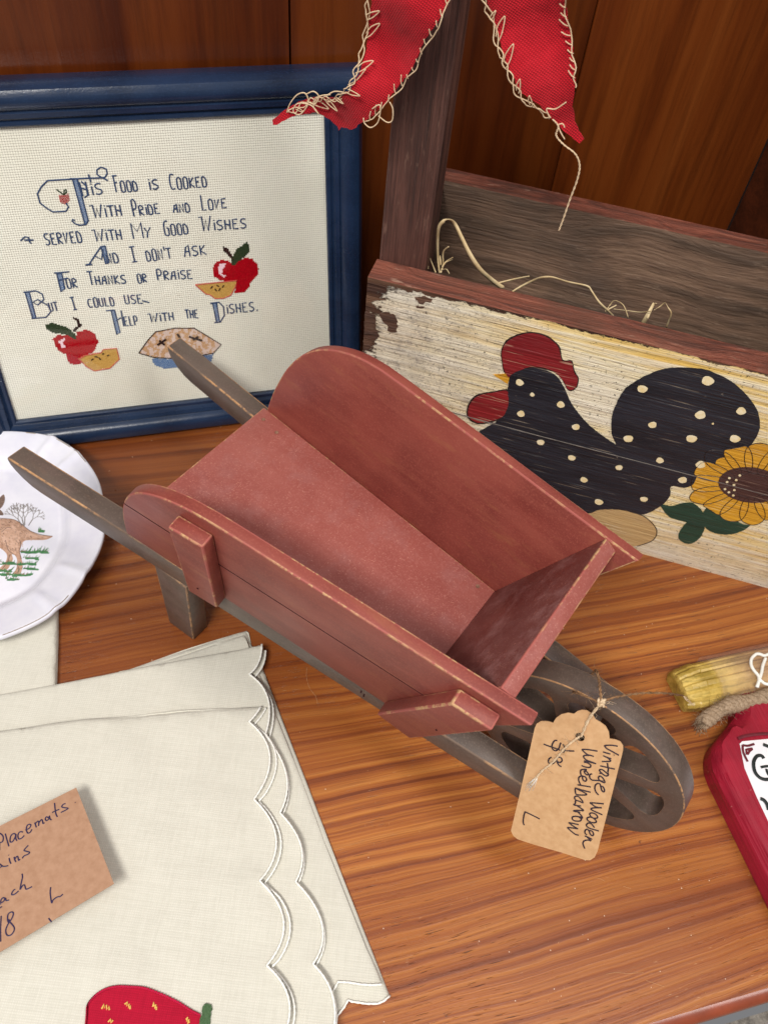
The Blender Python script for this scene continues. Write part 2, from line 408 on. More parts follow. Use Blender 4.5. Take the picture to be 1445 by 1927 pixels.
def m_aida():
    t = NT('aida_cloth'); c = .00155
    wx = t.n('ShaderNodeTexWave', bands_direction='X', wave_profile='SIN'); t.l(t.map(), wx.inputs[0]); wx.inputs[1].default_value = .314 / c; wx.inputs[2].default_value = .35; wx.inputs[3].default_value = 1; wx.inputs[4].default_value = 6
    wy = t.n('ShaderNodeTexWave', bands_direction='Y', wave_profile='SIN'); t.l(t.map(), wy.inputs[0]); wy.inputs[1].default_value = .314 / c; wy.inputs[2].default_value = .35; wy.inputs[3].default_value = 1; wy.inputs[4].default_value = 6
    hole = t.math('MULTIPLY', t.step(wx.outputs[1], .55, 1), t.step(wy.outputs[1], .55, 1))
    line = t.math('MAXIMUM', t.step(wx.outputs[1], .7, 1), t.step(wy.outputs[1], .7, 1))
    col = t.mix(t.step(t.noise(t.map(), 12, 3), .4, .7), lin(246, 243, 230), lin(240, 236, 221))
    col = t.mix(t.math('MULTIPLY', line, .15), col, lin(184, 180, 160))
    col = t.mix(t.math('MULTIPLY', hole, .5), col, lin(132, 124, 112))
    return t.fin(col, .9, t.bump(t.math('ADD', hole, line), -.00035, .7), .15)
M['aida'] = m_aida()

def m_glass():
    t = NT('picture_glass'); t.t.nodes.remove(t.b)
    tr = t.n('ShaderNodeBsdfTransparent'); tr.inputs[0].default_value = (.995, .998, .995, 1); g = t.n('ShaderNodeBsdfGlossy'); g.inputs['Roughness'].default_value = .03
    mx = t.n('ShaderNodeMixShader'); mx.inputs[0].default_value = .03; t.l(tr.outputs[0], mx.inputs[1]); t.l(g.outputs[0], mx.inputs[2]); t.l(mx.outputs[0], t.out.inputs[0])
    return t.m
M['glass'] = m_glass()
def m_tape():
    t = NT('clear_tape'); t.t.nodes.remove(t.b)
    tr = t.n('ShaderNodeBsdfTransparent'); tr.inputs[0].default_value = (.96, .95, .95, 1); g = t.n('ShaderNodeBsdfPrincipled'); g.inputs['Roughness'].default_value = .22; g.inputs['Base Color'].default_value = lin(225, 205, 205)
    mx = t.n('ShaderNodeMixShader'); mx.inputs[0].default_value = .10; t.l(tr.outputs[0], mx.inputs[1]); t.l(g.outputs[0], mx.inputs[2]); t.l(mx.outputs[0], t.out.inputs[0])
    return t.m
M['tape'] = m_tape()

# ================================================================== SETTING
B0 = np.array([-0.12639363, 0.46923892, 0.0])               # where the picture frame's lower edge stands
A = rad(19.2)
SX = np.array([math.cos(A), math.sin(A), 0]); SN = np.array([-math.sin(A), math.cos(A), 0])   # along / into the shelf
def shelf(s, n, z=0.0): return B0 + SX * s + SN * n + np.array([0, 0, z])
MS = Matrix(((SX[0], SN[0], 0, B0[0]), (SX[1], SN[1], 0, B0[1]), (0, 0, 1, 0), (0, 0, 0, 1)))
WALL = 0.076
YF = -0.4755                                                # front edge of the shelf board
bm = box(-0.55, 0.4535, YF + .006, WALL, -0.022, 0)
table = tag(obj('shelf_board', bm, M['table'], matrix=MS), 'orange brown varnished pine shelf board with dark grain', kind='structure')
# rounded front nosing, butted to the board
ring = [(0, 0), (-.003, -.0006), (-.0055, -.003), (-.006, -.007), (-.006, -.022), (0, -.022)]
bm = loft([[(x, YF + .006 + a, b) for a, b in ring] for x in (-0.55, 0.4535)])
o = obj('front_nosing', bm, M['table_edge'], table, smooth=50)
# floor under the shelf
floor_m = NT('grey_carpet'); fv = floor_m.map()
floor_m = floor_m.fin(floor_m.ramp(floor_m.noise(fv, 90, 6, .8), [(.3, lin(70, 66, 62)), (.5, lin(126, 120, 112)), (.7, lin(168, 160, 150))]), .95, floor_m.bump(floor_m.noise(fv, 160, 4), .004, 1))
bm = box(-1.6, 1.6, -1.6, YF - .0, -.35, -.34)
tag(obj('floor', bm, floor_m, matrix=MS), 'mottled grey floor below the shelf edge', kind='structure')

wall = thing('wall', None, None, MS); wall['kind'] = 'structure'
edges = [-.55, -.36, -.150, .0600, .2695, .4535]
for i in range(5):
    a, b = edges[i] + .0007, edges[i + 1] - .0007
    bm = box(a, b, WALL, WALL + .014, -.02, .75); bevel(bm, .0016, 2, 0)
    p = obj('plank', bm, M['wall'], wall, smooth=40); 
bm = box(-.56, .47, WALL + .0145, WALL + .02, -.02, .75)
obj('backing', bm, m_simple('dark_backing', lin(24, 12, 8), lin(16, 8, 6), 30, .8), wall)
side = box(.4545, .470, -.48, WALL, -.02, .75)
tag(obj('side_wall', side, m_wood('dark_side_wood', [(.3, lin(84, 38, 18)), (.6, lin(60, 26, 12)), (.8, lin(44, 18, 9))], (1.6, 40, 40), lin(38, 16, 8), .45), matrix=MS), kind='structure')

# ================================================================== WHEELBARROW
BO = np.array([0.1469462, 0.18332612, 0.0]); BX = np.array([0.85664676, -0.50710776, -0.09485801])
BY = np.array([0.50940476, 0.86052704, 0.0]); BZ = np.array([0.08162788, -0.04832112, 0.99549081])
MB = Matrix(((BX[0], BY[0], BZ[0], BO[0]), (BX[1], BY[1], BZ[1], BO[1]), (BX[2], BY[2], BZ[2], 0), (0, 0, 0, 1)))
barrow = thing('wheelbarrow', 'small brick red wooden wheelbarrow with dark brown handles and wheel', 'wheelbarrow', MB)
pa, pb, pc = 0.02450082, -0.07958617, 0.13742662
NN = np.array([-pb, 1, -pc]); NN /= np.linalg.norm(NN)
TH = .0072
def side_pt(x, z, h, s):
    p = np.array([x, pa + pb * x + pc * z, z]) + NN * h
    return (p[0], s * p[1], p[2])
OUT = [(-.1105, .0612), (-.0655, .1592), (-.115, .1594), (-.168, .1602), (-.2186, .1606), (-.2386, .1603)]
OUT += [tuple(q) for q in smooth_path([(-.2386, .1603), (-.2515, .1586), (-.263, .1553), (-.2745, .1500), (-.2845, .1430), (-.2925, .1345), (-.2995, .1235), (-.3055, .1095), (-.3110, .0890), (-.3140, .0665)], 4)[1:]]
GZ = .1128
def clip(poly, z, keep_above):
    out = []
    n = len(poly)
    for i in range(n):
        a, b = poly[i], poly[(i + 1) % n]
        ia = (a[1] > z) == keep_above; ib = (b[1] > z) == keep_above
        if ia: out.append(a)
        if ia != ib:
            t = (z - a[1]) / (b[1] - a[1]); out.append((a[0] + (b[0] - a[0]) * t, z))
    return out
def bevel_if(bm, w, pred, mat=1, seg=2):
    es = [e for e in bm.edges if len(e.link_faces) == 2 and e.calc_face_angle(0) > rad(25) and pred(e)]
    r = bmesh.ops.bevel(bm, geom=es, offset=w, segments=seg, profile=.5, affect='EDGES', clamp_overlap=True)
    for f in r['faces']: f.material_index = mat
def both(e, f): return all(f(v.co) for v in e.verts)
for s in (-1, 1):
    big = .05
    core = sheet(OUT, big, lambda P, D: np.full(len(P), TH - .0016), TH - .0016)
    bevel_if(core, .0009, lambda e: both(e, lambda c: abs(c.z) < 1e-6))
    for up_ in (True, False):
        pl = clip(OUT, GZ + (.0006 if up_ else -.0006), up_)
        sk = sheet(pl, big, lambda P, D: np.full(len(P), TH), .0016)
        bevel_if(sk, .0009, lambda e: both(e, lambda c: abs(c.z - TH) < 1e-6) and not both(e, lambda c: abs(c.y - GZ) < .0009))
        for f_ in sk.faces:
            if all(abs(v.co.y - GZ) < .0009 for v in f_.verts): f_.material_index = 2
        me = bpy.data.meshes.new('t'); sk.to_mesh(me); sk.free(); core.from_mesh(me); bpy.data.meshes.remove(me)
    # dark paint in the bottom of the groove
    for v in core.verts: v.co = side_pt(v.co.x, v.co.y, v.co.z, s)
    bmesh.ops.recalc_face_normals(core, faces=core.faces)
    gz = [(x, GZ) for x in (-.3035, -.0875)]
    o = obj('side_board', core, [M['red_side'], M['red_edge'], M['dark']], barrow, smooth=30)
    g = box(0, 1, -.0014, .0014, TH - .0017, TH - .0015)
    for v in g.verts:
        x = gz[0][0] + (gz[1][0] - gz[0][0]) * v.co.x; v.co = side_pt(x, GZ + v.co.y, v.co.z, s)
    bmesh.ops.recalc_face_normals(g, faces=g.faces)
    obj('groove', g, M['dark'], o)
    # battens
    for name, q in (('batten', [(-.2612, .0672), (-.2405, .0692), (-.2385, .1488), (-.2602, .1468)]),
                    ('batten', [(-.1330, .0668), (-.1112, .0618), (-.0785, .1512), (-.1000, .1520)])):
        P = [side_pt(x, z, TH + .0002, s) for x, z in q] + [side_pt(x, z, TH + .0088, s) for x, z in q]
        b = hexa(P); bevel(b, .0011, 2, 1)
        k = obj(name, b, [M['red_side'], M['red_edge']], barrow, smooth=30)
    for x, z, in ((-.2518, .083), (-.1005, .105)):
        pts = [side_pt(x, z, TH + .0084, s), side_pt(x, z, TH + .0092, s)]
        obj('nail_head', tube([np.array(p) for p in pts], .00055, 8), M['dark'], barrow)
ys = lambda x, z: pa + pb * x + pc * z
# floor of the tray
zf0, zf1 = .0667, .0737
P = []
for z in (zf0, zf1):
    for (x, sg) in ((-.3160, -1), (-.1195, -1), (-.1195, 1), (-.3160, 1)): P.append((x, sg * (ys(x, z) - .0002), z))
b = hexa(P); bevel(b, .0009)
obj('floor_board', b, [M['red'], M['red_edge']], barrow, smooth=30)
# sloping front board
f0, f1 = np.array([-.1213, .0739]), np.array([-.0848, .1597]); dn = np.array([f1[1] - f0[1], -(f1[0] - f0[0])]); dn /= np.linalg.norm(dn)
fl = f0 - (f1 - f0) * .08
P = []
for c_ in (fl, f1):
    for k, sg in ((0, -1), (.0086, -1), (.0086, 1), (0, 1)):
        q = c_ + dn * k; P.append((q[0], sg * (ys(q[0], q[1]) - .0002), q[1]))
P[0:4], P[4:8] = P[0:4], P[4:8]
b = hexa(P); bevel(b, .0009)
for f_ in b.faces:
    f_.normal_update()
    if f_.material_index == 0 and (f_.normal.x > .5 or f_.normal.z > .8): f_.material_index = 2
obj('front_board', b, [m_paint('brick_red_dusty_shaded_paint', lin(112, 56, 50), lin(98, 44, 40), lin(132, 92, 88), .38, True, .3, None, .6), M['red_edge'], M['red']], barrow, smooth=30)  # inner face: dust, plus shade painted in as a darker red
# little nails in the tray floor
for x, y in ((-.309, .051), (-.2955, .0485), (-.131, .0395), (-.309, -.045)):
    obj('nail_head', tube([(x, y, .0735), (x, y, .0741)], .0013, 10), m_simple('rusty_nail', lin(150, 110, 90), lin(100, 70, 56), 900, .5), barrow) 
# shafts with rounded handle ends
def yi(x): return .0614 - .0922 * (x + .4058)
def yo(x): return .0745 - .0890 * (x + .4061)
ZT, SH = .0658, .0183
for s in (-1, 1):
    rings = []
    for x, zb, zt in ((-.4062, ZT - .003, ZT), (-.4052, ZT - .0062, ZT), (-.4020, ZT - .0100, ZT), (-.3965, ZT - .0142, ZT), (-.3900, ZT - .0172, ZT), (-.3820, ZT - SH, ZT), (-.3, ZT - SH, ZT), (-.2, ZT - SH, ZT), (-.1, ZT - SH, ZT), (-.022, ZT - SH, ZT)):
        rings.append([(x, s * yi(x), zb), (x, s * yo(x), zb), (x, s * yo(x), zt), (x, s * yi(x), zt)])
    b = loft(rings); bevel(b, .0010, 2, 1, 40)
    obj('handle_shaft', b, [M['brown'], M['brown_edge']], barrow, smooth=30)
    # legs: tapered, standing on the shelf (the barrow sits tilted, so its floor line is z = .0953 x)
    zt = ZT - SH - .0002
    P = []
    for (x0, x1, zz) in ((-.2915, -.2690, None), (-.2962, -.2696, zt)):
        yb = .0612 if zz is None else .0632
        for x, y in ((x0, yb), (x1, yb), (x1, yb - .0135), (x0, yb - .0135)):
            P.append((x, s * y, .0953 * x if zz is None else zz))
    b = hexa(P); bevel(b, .0009)
    obj('leg', b, [M['brown'], M['brown_edge']], barrow, smooth=30)
for dx in (0, .0022):
    obj('staple', box(-.1478 + dx, -.1470 + dx, -yo(-.147) - .0003, -yo(-.147) + .001, .0545 - dx, .0575 - dx), M['dark'], barrow)
# wheel: a thick disc with eight petal openings
WX, WZ, WR, WW = -.03271661, .05915564, .06199, .0065
rim = [(math.cos(a) * WR, math.sin(a) * WR) for a in np.linspace(0, 2 * math.pi, 97)[:-1]]
holes = []
for k in range(8):
    c0 = rad(9 + 45 * k); pts = []
    for r_, hw in ((.27, 0), (.32, 5), (.45, 11.5), (.62, 15.5), (.74, 17.0), (.805, 14.5), (.832, 9), (.836, 3)): pts.append((r_, hw))
    poly = [(r_ * WR * math.cos(c0 + rad(h)), r_ * WR * math.sin(c0 + rad(h))) for r_, h in pts]
    poly += [(r_ * WR * math.cos(c0 - rad(h)), r_ * WR * math.sin(c0 - rad(h))) for r_, h in pts[::-1] if h > 0]
    holes.append([tuple(q) for q in smooth_path(poly, 3, True)])
b = sheet(rim, .02, lambda P, D: np.full(len(P), WW), 2 * WW, lambda x, y, h: (WX + x, -h, WZ + y), holes)
bevel_if(b, .0006, lambda e: abs(abs(e.verts[0].co.y) - WW) < 1e-5 and abs(abs(e.verts[1].co.y) - WW) < 1e-5 and (e.verts[0].co.xz - Vector((WX, WZ))).length > WR * .99 if False else
         (abs(abs(e.verts[0].co.y) - WW) < 1e-5 and abs(e.verts[0].co.y - e.verts[1].co.y) < 1e-5 and math.hypot(e.verts[0].co.x - WX, e.verts[0].co.z - WZ) > WR * .99))
bevel_if(b, .0004, lambda e: (abs(abs(e.verts[0].co.y) - WW) < 1e-5 and abs(e.verts[0].co.y - e.verts[1].co.y) < 1e-5 and math.hypot(e.verts[0].co.x - WX, e.verts[0].co.z - WZ) < WR * .9))
wheel = obj('wheel', b, [M['brown'], M['brown_edge']], barrow, smooth=30)
obj('axle', tube([(WX, -.036, WZ - .004), (WX, .036, WZ - .004)], .0032, 16), M['brown'], barrow, smooth=30)
obj('hub', loft([[(WX + math.cos(a) * r, y, WZ + math.sin(a) * r) for a in np.linspace(0, 6.283, 25)[:-1]] for r, y in ((.009, -.0095), (.010, -.0085), (.010, .0085), (.009, .0095))]), M['brown'], wheel, smooth=30)

def barrow_w(p): return BO + BX * p[0] + BY * p[1] + BZ * p[2]
# ================================================================== CROSS-STITCH PICTURE
TA = rad(12)
FUP = np.array([0, 0, math.cos(TA)]) + SN * math.sin(TA)
F = Frame(B0 + np.array([0, 0, .0006]), SX, FUP)
pic = thing('framed_cross_stitch', 'navy blue framed cross-stitch sampler with a kitchen verse and red apples', 'picture frame', F.m())
XL, XR, YB, YT = -.166, .0780, .0258, .2345
PROF = [(0, -.0065), (0, -.0032), (.0010, -.0022), (.0030, -.0022), (.0038, -.0030), (.0046, -.0022), (.0056, -.0002), (.0085, .0006), (.0094, -.0002), (.0104, .0008), (.0120, .0030), (.0150, .0046), (.0185, .0048), (.0220, .0034), (.0245, .0004), (.0258, -.0030), (.0262, -.0060), (.0262, -.0165), (0, -.0165)]
cor = [(XL, YB), (XR, YB), (XR, YT), (XL, YT)]; dg = [(-1, -1), (1, -1), (1, 1), (-1, 1)]
for i in range(4):
    j = (i + 1) % 4; rings = []
    for (c_, d_) in ((cor[i], dg[i]), (cor[j], dg[j])): rings.append([(c_[0] + d_[0] * u, c_[1] + d_[1] * u, h) for u, h in PROF])
    e = .00006
    b = loft(rings); obj('frame_rail', b, M['blue'], pic, smooth=28)
def cloth_h(P, D): return -.0058 + .0004 * fbm(P, 25, 3)
AH = -.0058
b = sheet([(XL - .002, YB - .002), (XR + .002, YB - .002), (XR + .002, YT + .002), (XL - .002, YT + .002)], .012, lambda P, D: np.full(len(P), AH), .0008)
obj('embroidery_cloth', b, M['aida'], pic)
b = box(XL - .003, XR + .003, YB - .003, YT + .003, -.0040, -.0034)
obj('glass_pane', b, M['glass'], pic)
def fuv(px, py): return F.uv(px, py, AH)

GL = {  # stroke letters on a unit box
 'A': [[(0, 0), (.35, .85), (.75, 1), (.8, 0)], [(.2, .45), (.8, .45)]], 'B': [[(0, 0), (0, 1), (.7, .9), (.7, .6), (0, .5), (.8, .4), (.8, .1), (0, 0)]],
 'C': [[(.8, .95), (.3, 1), (.05, .7), (.05, .25), (.3, 0), (.85, .05)]], 'D': [[(.1, 0), (.1, 1), (.6, .9), (.8, .6), (.8, .2), (.6, 0), (.1, 0)]],
 'E': [[(.8, 1), (.1, 1), (.1, 0), (.85, 0)], [(.1, .55), (.6, .55)]], 'F': [[(0, 1), (.9, 1)], [(.2, 1), (.25, 0)], [(.2, .55), (.7, .6)]],
 'G': [[(.8, 1), (.3, 1), (.05, .7), (.05, .1), (.3, 0), (.8, 0), (.8, .5), (.5, .5)]], 'H': [[(.1, 0), (.1, 1)], [(.8, 0), (.8, 1)], [(.1, .6), (.8, .4)]],
 'I': [[(.5, 0), (.5, 1)], [(.1, 0), (.9, 0)], [(.1, 1), (.9, 1)]], 'i': [[(.5, 0), (.5, .8)], [(.45, 1.0), (.5, 1.08)]],
 'K': [[(.1, 0), (.1, 1)], [(.8, 1), (.1, .45), (.9, 0)]], 'L': [[(.15, 1), (.15, 0), (.8, 0)]], 'l': [[(.15, 1), (.15, 0), (.8, 0)]],
 'M': [[(.0, 0), (.0, 1), (.5, .45), (1, 1), (1, 0)]], 'N': [[(.1, 0), (.1, 1), (.8, 0), (.8, 1)]], 'O': [[(.15, 0), (.15, 1), (.8, 1), (.8, 0), (.15, 0)]],
 'P': [[(.1, 0), (.1, 1), (.7, .95), (.8, .65), (.6, .45), (.1, .45)]], 'R': [[(.1, 0), (.1, 1), (.7, .95), (.75, .65), (.1, .5), (.8, 0)]],
 'S': [[(.85, .95), (.4, 1), (.1, .8), (.3, .55), (.75, .4), (.8, .15), (.4, 0), (.05, .1)]], 'T': [[(0, 1), (1, 1)], [(.5, 1), (.5, 0)]], 't': [[(0, 1), (1, 1)], [(.5, 1), (.5, 0)]],
 'U': [[(.1, 1), (.1, .1), (.5, 0), (.8, .1), (.8, 1)]], 'V': [[(.1, 1), (.2, 0), (.8, 1)]], 'W': [[(-.15, .95), (.15, 1), (.2, 0), (.5, .75), (.65, 0), (1, 1)]],
 'Y': [[(.1, 1), (.45, .5), (.9, 1)], [(.45, .5), (.3, 0)]], "'": [[(.4, 1.2), (.6, .85)]], '.': [[(.3, .05), (.5, .12), (.45, 0), (.3, .05)]], '&': []}
NARROW = {'i': .45, "'": .4, '.': .6, 'I': .8, 'M': 1.3, 'W': 1.5}
RN = .00052
def stitch(bm, pts, r=RN, h=AH, f=F):
    tube([(p[0], p[1], h + r * .45) for p in pts], r, 5, bm, nrm=(0, 0, 1), flat=.7)
words = [
 ('HiS', (155, 369), (199, 364), 26, 20), ('FOOD', (217, 361), (263, 358.5), 30, 18), ('iS', (281, 357), (303, 355), 18, 18), ('COOKED', (322, 356), (393, 350.5), 28, 19),
 ('WiTH', (177, 410), (234, 405), 24, 20), ('PRiDE', (252, 407), (304, 400.5), 30, 18), ('AND', (327, 400), (361, 398), 16, 16), ('LOVE', (380, 395.5), (430, 389.7), 28, 17),
 ('SERVED', (87, 461), (159, 455), 21, 20), ('WiTH', (180, 454), (234, 450), 22, 19), ('MY', (252, 449), (290, 446), 29, 19), ('GOOD', (311, 442.5), (358, 439), 26, 18), ('WiSHES', (380, 434.5), (467.5, 428.5), 27, 18),
 ('ND', (202, 496), (228, 493), 18, 18), ('I', (248, 493), (262, 491), 28, 28), ("DON'T", (277, 491), (326, 485), 18, 19), ('ASK', (348, 483), (392, 478), 21, 18),
 ('OR', (127, 541.5), (150, 540), 16, 16), ('THANKS', (169, 536), (241, 533), 25, 16), ('OR', (260, 532), (280, 530), 15, 15), ('PRAiSE', (297, 527), (366, 523.5), 20, 16),
 ('UT', (95, 585.5), (113, 584), 16, 16), ('I', (138, 583), (148, 581), 23, 23), ('COULD', (168, 578), (219, 574.5), 15, 16), ('USE', (236, 572), (272, 570), 17, 16),
 ('ELP', (236, 613), (263, 611), 17, 17), ('WiTH', (283, 606), (331, 602), 16, 15), ('THE', (350, 599), (376, 597.5), 16, 15), ('iSHES.', (427, 590), (489, 584), 15, 17)]
for text, p0, p1, h1, h2 in words:
    bm = bmesh.new()
    a = np.array(fuv(*p0)); b_ = np.array(fuv(*p1))
    wsum = sum(NARROW.get(c, 1) for c in text); adv = (b_ - a) / wsum; cur = a.copy()
    sc = np.linalg.norm(np.array(fuv(p0[0], p0[1] - 20)) - a) / 20
    yv = np.array([-adv[1], adv[0]]) / np.linalg.norm(adv)
    yv = np.array([yv[0] * .3 - .02, 1.0])
    for k, ch in enumerate(text):
        wd = NARROW.get(ch, 1); hh = (h1 if k == 0 else h2) * sc
        for st in GL[ch]:
            pts = [cur + adv * (x * wd * .86) + yv * y * hh for x, y in st]
            if ch in 'CSOGDPR': pts = smooth_path(pts, 2)
            stitch(bm, pts)
        cur = cur + adv * wd
    obj('embroidered_word', bm, M['navy'], pic)
z4 = lambda x, y: (x / 3.44, 280 + y / 3.44)
z5 = lambda x, y: (x / 4.817, 420 + y / 4.817)
z6 = lambda x, y: (340 + x / 8.028, 440 + y / 8.028)
zc2 = lambda x, y: (x / 2.064, 400 + y / 2.064)
flour = [
 [z4(*p) for p in ((700, 205), (682, 195), (655, 182), (630, 165), (630, 135), (655, 118), (690, 130), (696, 160), (680, 185), (640, 188), (570, 189), (470, 195), (310, 205), (270, 245), (245, 290), (262, 350), (300, 380), (345, 408), (430, 403), (446, 375), (430, 350))],
 [z4(*p) for p in ((572, 465), (560, 488), (520, 494), (490, 485), (468, 465), (472, 456), (488, 463))],
 [z4(*p) for p in ((528, 210), (560, 240), (570, 300), (548, 315))], [z4(*p) for p in ((575, 165), (590, 215))],
 [z4(*p) for p in ((136, 594), (165, 568), (188, 574), (196, 604), (206, 612))], [z4(*p) for p in ((160, 590), (220, 590))],
 [z4(*p) for p in ((555, 752), (580, 745), (655, 632), (680, 628))], [z4(*p) for p in ((610, 690), (660, 715), (668, 650))], [z4(*p) for p in ((555, 752), (600, 748))],
 [z4(*p) for p in ((352, 803), (450, 795))], [z4(*p) for p in ((385, 850), (440, 835))],
 [z5(*p) for p in ((215, 625), (330, 612), (385, 640), (402, 690), (345, 740), (300, 715), (345, 690), (440, 745), (465, 800), (420, 852), (290, 862))],
 [z5(*p) for p in ((962, 792), (1040, 785))], [z5(*p) for p in ((1055, 880), (1100, 855))], [z5(*p) for p in ((1100, 790), (1125, 930))],
 [z6(*p) for p in ((450, 1050), (580, 1030), (650, 1100), (662, 1230), (600, 1330), (510, 1340))], [z5(*p) for p in ((1290, 700), (1355, 718))],
 [z4(*p) for p in ((455, 193), (505, 193))]]
for s_ in flour:
    bm = bmesh.new(); stitch(bm, [fuv(*p) for p in s_], RN * 1.05)
    obj('embroidered_flourish', bm, M['navy'], pic)
def cells(poly_px, c=.00098, jitter=.0, seed=0, bm=None, mat=0, skip=None):
    P = [fuv(*p) for p in poly_px]; A_ = np.array(P); lo = np.floor(A_.min(0) / c) * c; hi = A_.max(0)
    bm = bm or bmesh.new()
    gx, gy = np.meshgrid(np.arange(lo[0], hi[0] + c, c), np.arange(lo[1], hi[1] + c, c)); G = np.c_[gx.ravel(), gy.ravel()]
    G = G[inside(G + c / 2, P)]
    for x, y in G:
        e = c * .06; q = [(x + e, y + e), (x + c - e, y + e), (x + c - e, y + c - e), (x + e, y + c - e)]
        v = [bm.verts.new((a, b2, AH + .00004)) for a, b2 in q]; m_ = bm.verts.new((x + c / 2, y + c / 2, AH + .00042))
        for i in range(4):
            f_ = bm.faces.new((v[i], v[(i + 1) % 4], m_)); f_.material_index = mat
    return bm
stem_polys = [[z4(472, 197), z4(503, 197), z4(575, 468), z4(552, 488)], [z4(655, 632), z4(683, 628), z4(708, 738), z4(686, 744)], [z4(370, 808), z4(402, 806), z4(422, 905), z4(398, 925)],
              [z5(232, 625), z5(270, 625), z5(330, 858), z5(300, 860)], [z5(1010, 790), z5(1042, 788), z5(1092, 990), z5(1062, 1008)], [z6(485, 1050), z6(545, 1046), z6(590, 1325), z6(545, 1330)]]
for p in stem_polys:
    o = obj('embroidered_initial', cells(p, .00072), M['sky'], pic)
    bm = bmesh.new(); stitch(bm, [fuv(*q) for q in p + [p[0]]], RN * .9)
    obj('initial_outline', bm, M['navy'], o)
red_t = m_simple('red_thread', lin(178, 8, 28), lin(150, 5, 20), 900, .9, .05); gr_t = m_simple('green_thread', lin(48, 66, 38), lin(36, 50, 30), 900, .8, .2)
br_t = m_simple('brown_thread', lin(50, 26, 24), lin(36, 18, 18), 900, .8, .2); ye_t = m_simple('yellow_thread', lin(206, 166, 92), lin(180, 138, 66), 900, .8, .2)
wh_t = m_simple('pale_pink_thread', lin(240, 214, 222), lin(226, 196, 206), 900, .8, .2); cr_t = m_simple('crust_thread', lin(206, 164, 124), lin(184, 140, 100), 900, .8, .2)
cp_t = m_simple('crust_pale_thread', lin(222, 200, 190), lin(206, 180, 170), 900, .8, .2)
def motif(name, red, leaf, stem, hi, slc, seeds, zf):
    mats = [red_t, gr_t, br_t, ye_t, wh_t]; b = bmesh.new()
    P = lambda pts: [zf(*p) for p in pts]
    def minus(poly, others):
        return poly
    occupied = []
    c = .00098
    layers = [(stem, 2), (leaf, 1), (slc, 3), (hi, 4), (red, 0)]
    polys = [([fuv(*q) for q in P(pl)], mi) for pl, mi in layers]
    A_ = np.array([q for pl, _ in polys for q in pl]); lo = A_.min(0); hi_ = A_.max(0)
    gx, gy = np.meshgrid(np.arange(lo[0], hi_[0] + c, c), np.arange(lo[1], hi_[1] + c, c)); G = np.c_[gx.ravel(), gy.ravel()]
    idx = np.full(len(G), -1)
    for pl, mi in polys[::-1]: idx[inside(G + c / 2, pl)] = mi
    for (x, y), mi in zip(G, idx):
        if mi < 0: continue
        e = 0; v = [b.verts.new((a, b2, AH + .00004)) for a, b2 in ((x + e, y + e), (x + c - e, y + e), (x + c - e, y + c - e), (x + e, y + c - e))]
        m_ = b.verts.new((x + c / 2, y + c / 2, AH + .00042))
        for i in range(4): b.faces.new((v[i], v[(i + 1) % 4], m_)).material_index = int(mi)
    o = obj(name, b, mats, pic)
    b = bmesh.new()
    for s_ in seeds: stitch(b, [fuv(*q) for q in P(s_)], RN * .9, AH + .0003)
    obj('seed_stitch', b, br_t, o)
    b = bmesh.new(); stitch(b, [fuv(*q) for q in P(list(slc) + [slc[0]])], RN * .8, AH + .0002)
    obj('slice_outline', b, m_simple('coral_thread', lin(206, 96, 84), None, 900, .8, .2), o)
motif('apple_motif', ((490, 520), (520, 450), (560, 410), (640, 398), (710, 405), (760, 440), (800, 470), (900, 390), (1000, 358), (1080, 378), (1150, 440), (1180, 520), (1172, 610), (1060, 740), (1030, 820), (980, 880), (820, 890), (840, 720), (620, 710), (510, 650)),
      ((780, 470), (770, 370), (860, 215), (940, 170), (1015, 105), (1045, 270), (980, 340), (880, 420), (815, 480)), ((640, 195), (700, 200), (775, 310), (800, 400), (735, 360), (690, 290), (650, 270)),
      ((590, 450), (695, 450), (650, 520), (625, 600), (695, 640), (660, 665), (590, 610), (570, 520)), ((225, 768), (850, 703), (830, 790), (760, 925), (650, 970), (520, 975), (450, 920), (380, 905)),
      [((455, 820), (485, 785)), ((545, 770), (580, 790)), ((520, 830), (545, 860)), ((575, 855), (600, 820)), ((630, 805), (655, 770))], z6)
motif('apple_motif', ((480, 1050), (530, 1012), (640, 1018), (690, 1035), (700, 988), (790, 962), (860, 1000), (895, 1080), (850, 1170), (730, 1220), (755, 1265), (690, 1288), (630, 1270), (600, 1190), (540, 1160), (500, 1110)),
      ((412, 915), (490, 905), (600, 940), (680, 995), (692, 1055), (600, 1010), (490, 995), (430, 965)), ((655, 845), (722, 872), (742, 930), (700, 970), (670, 990), (662, 965), (705, 930), (700, 890), (662, 868)),
      ((535, 1070), (600, 1035), (575, 1090), (608, 1135), (560, 1125)), ((720, 1230), (780, 1195), (920, 1172), (940, 1142), (1060, 1132), (1085, 1230), (1000, 1312), (860, 1338), (790, 1300)),
      [((830, 1240), (850, 1225)), ((860, 1205), (890, 1212)), ((900, 1215), (915, 1235)), ((975, 1200), (990, 1190)), ((930, 1185), (945, 1178))], z5)
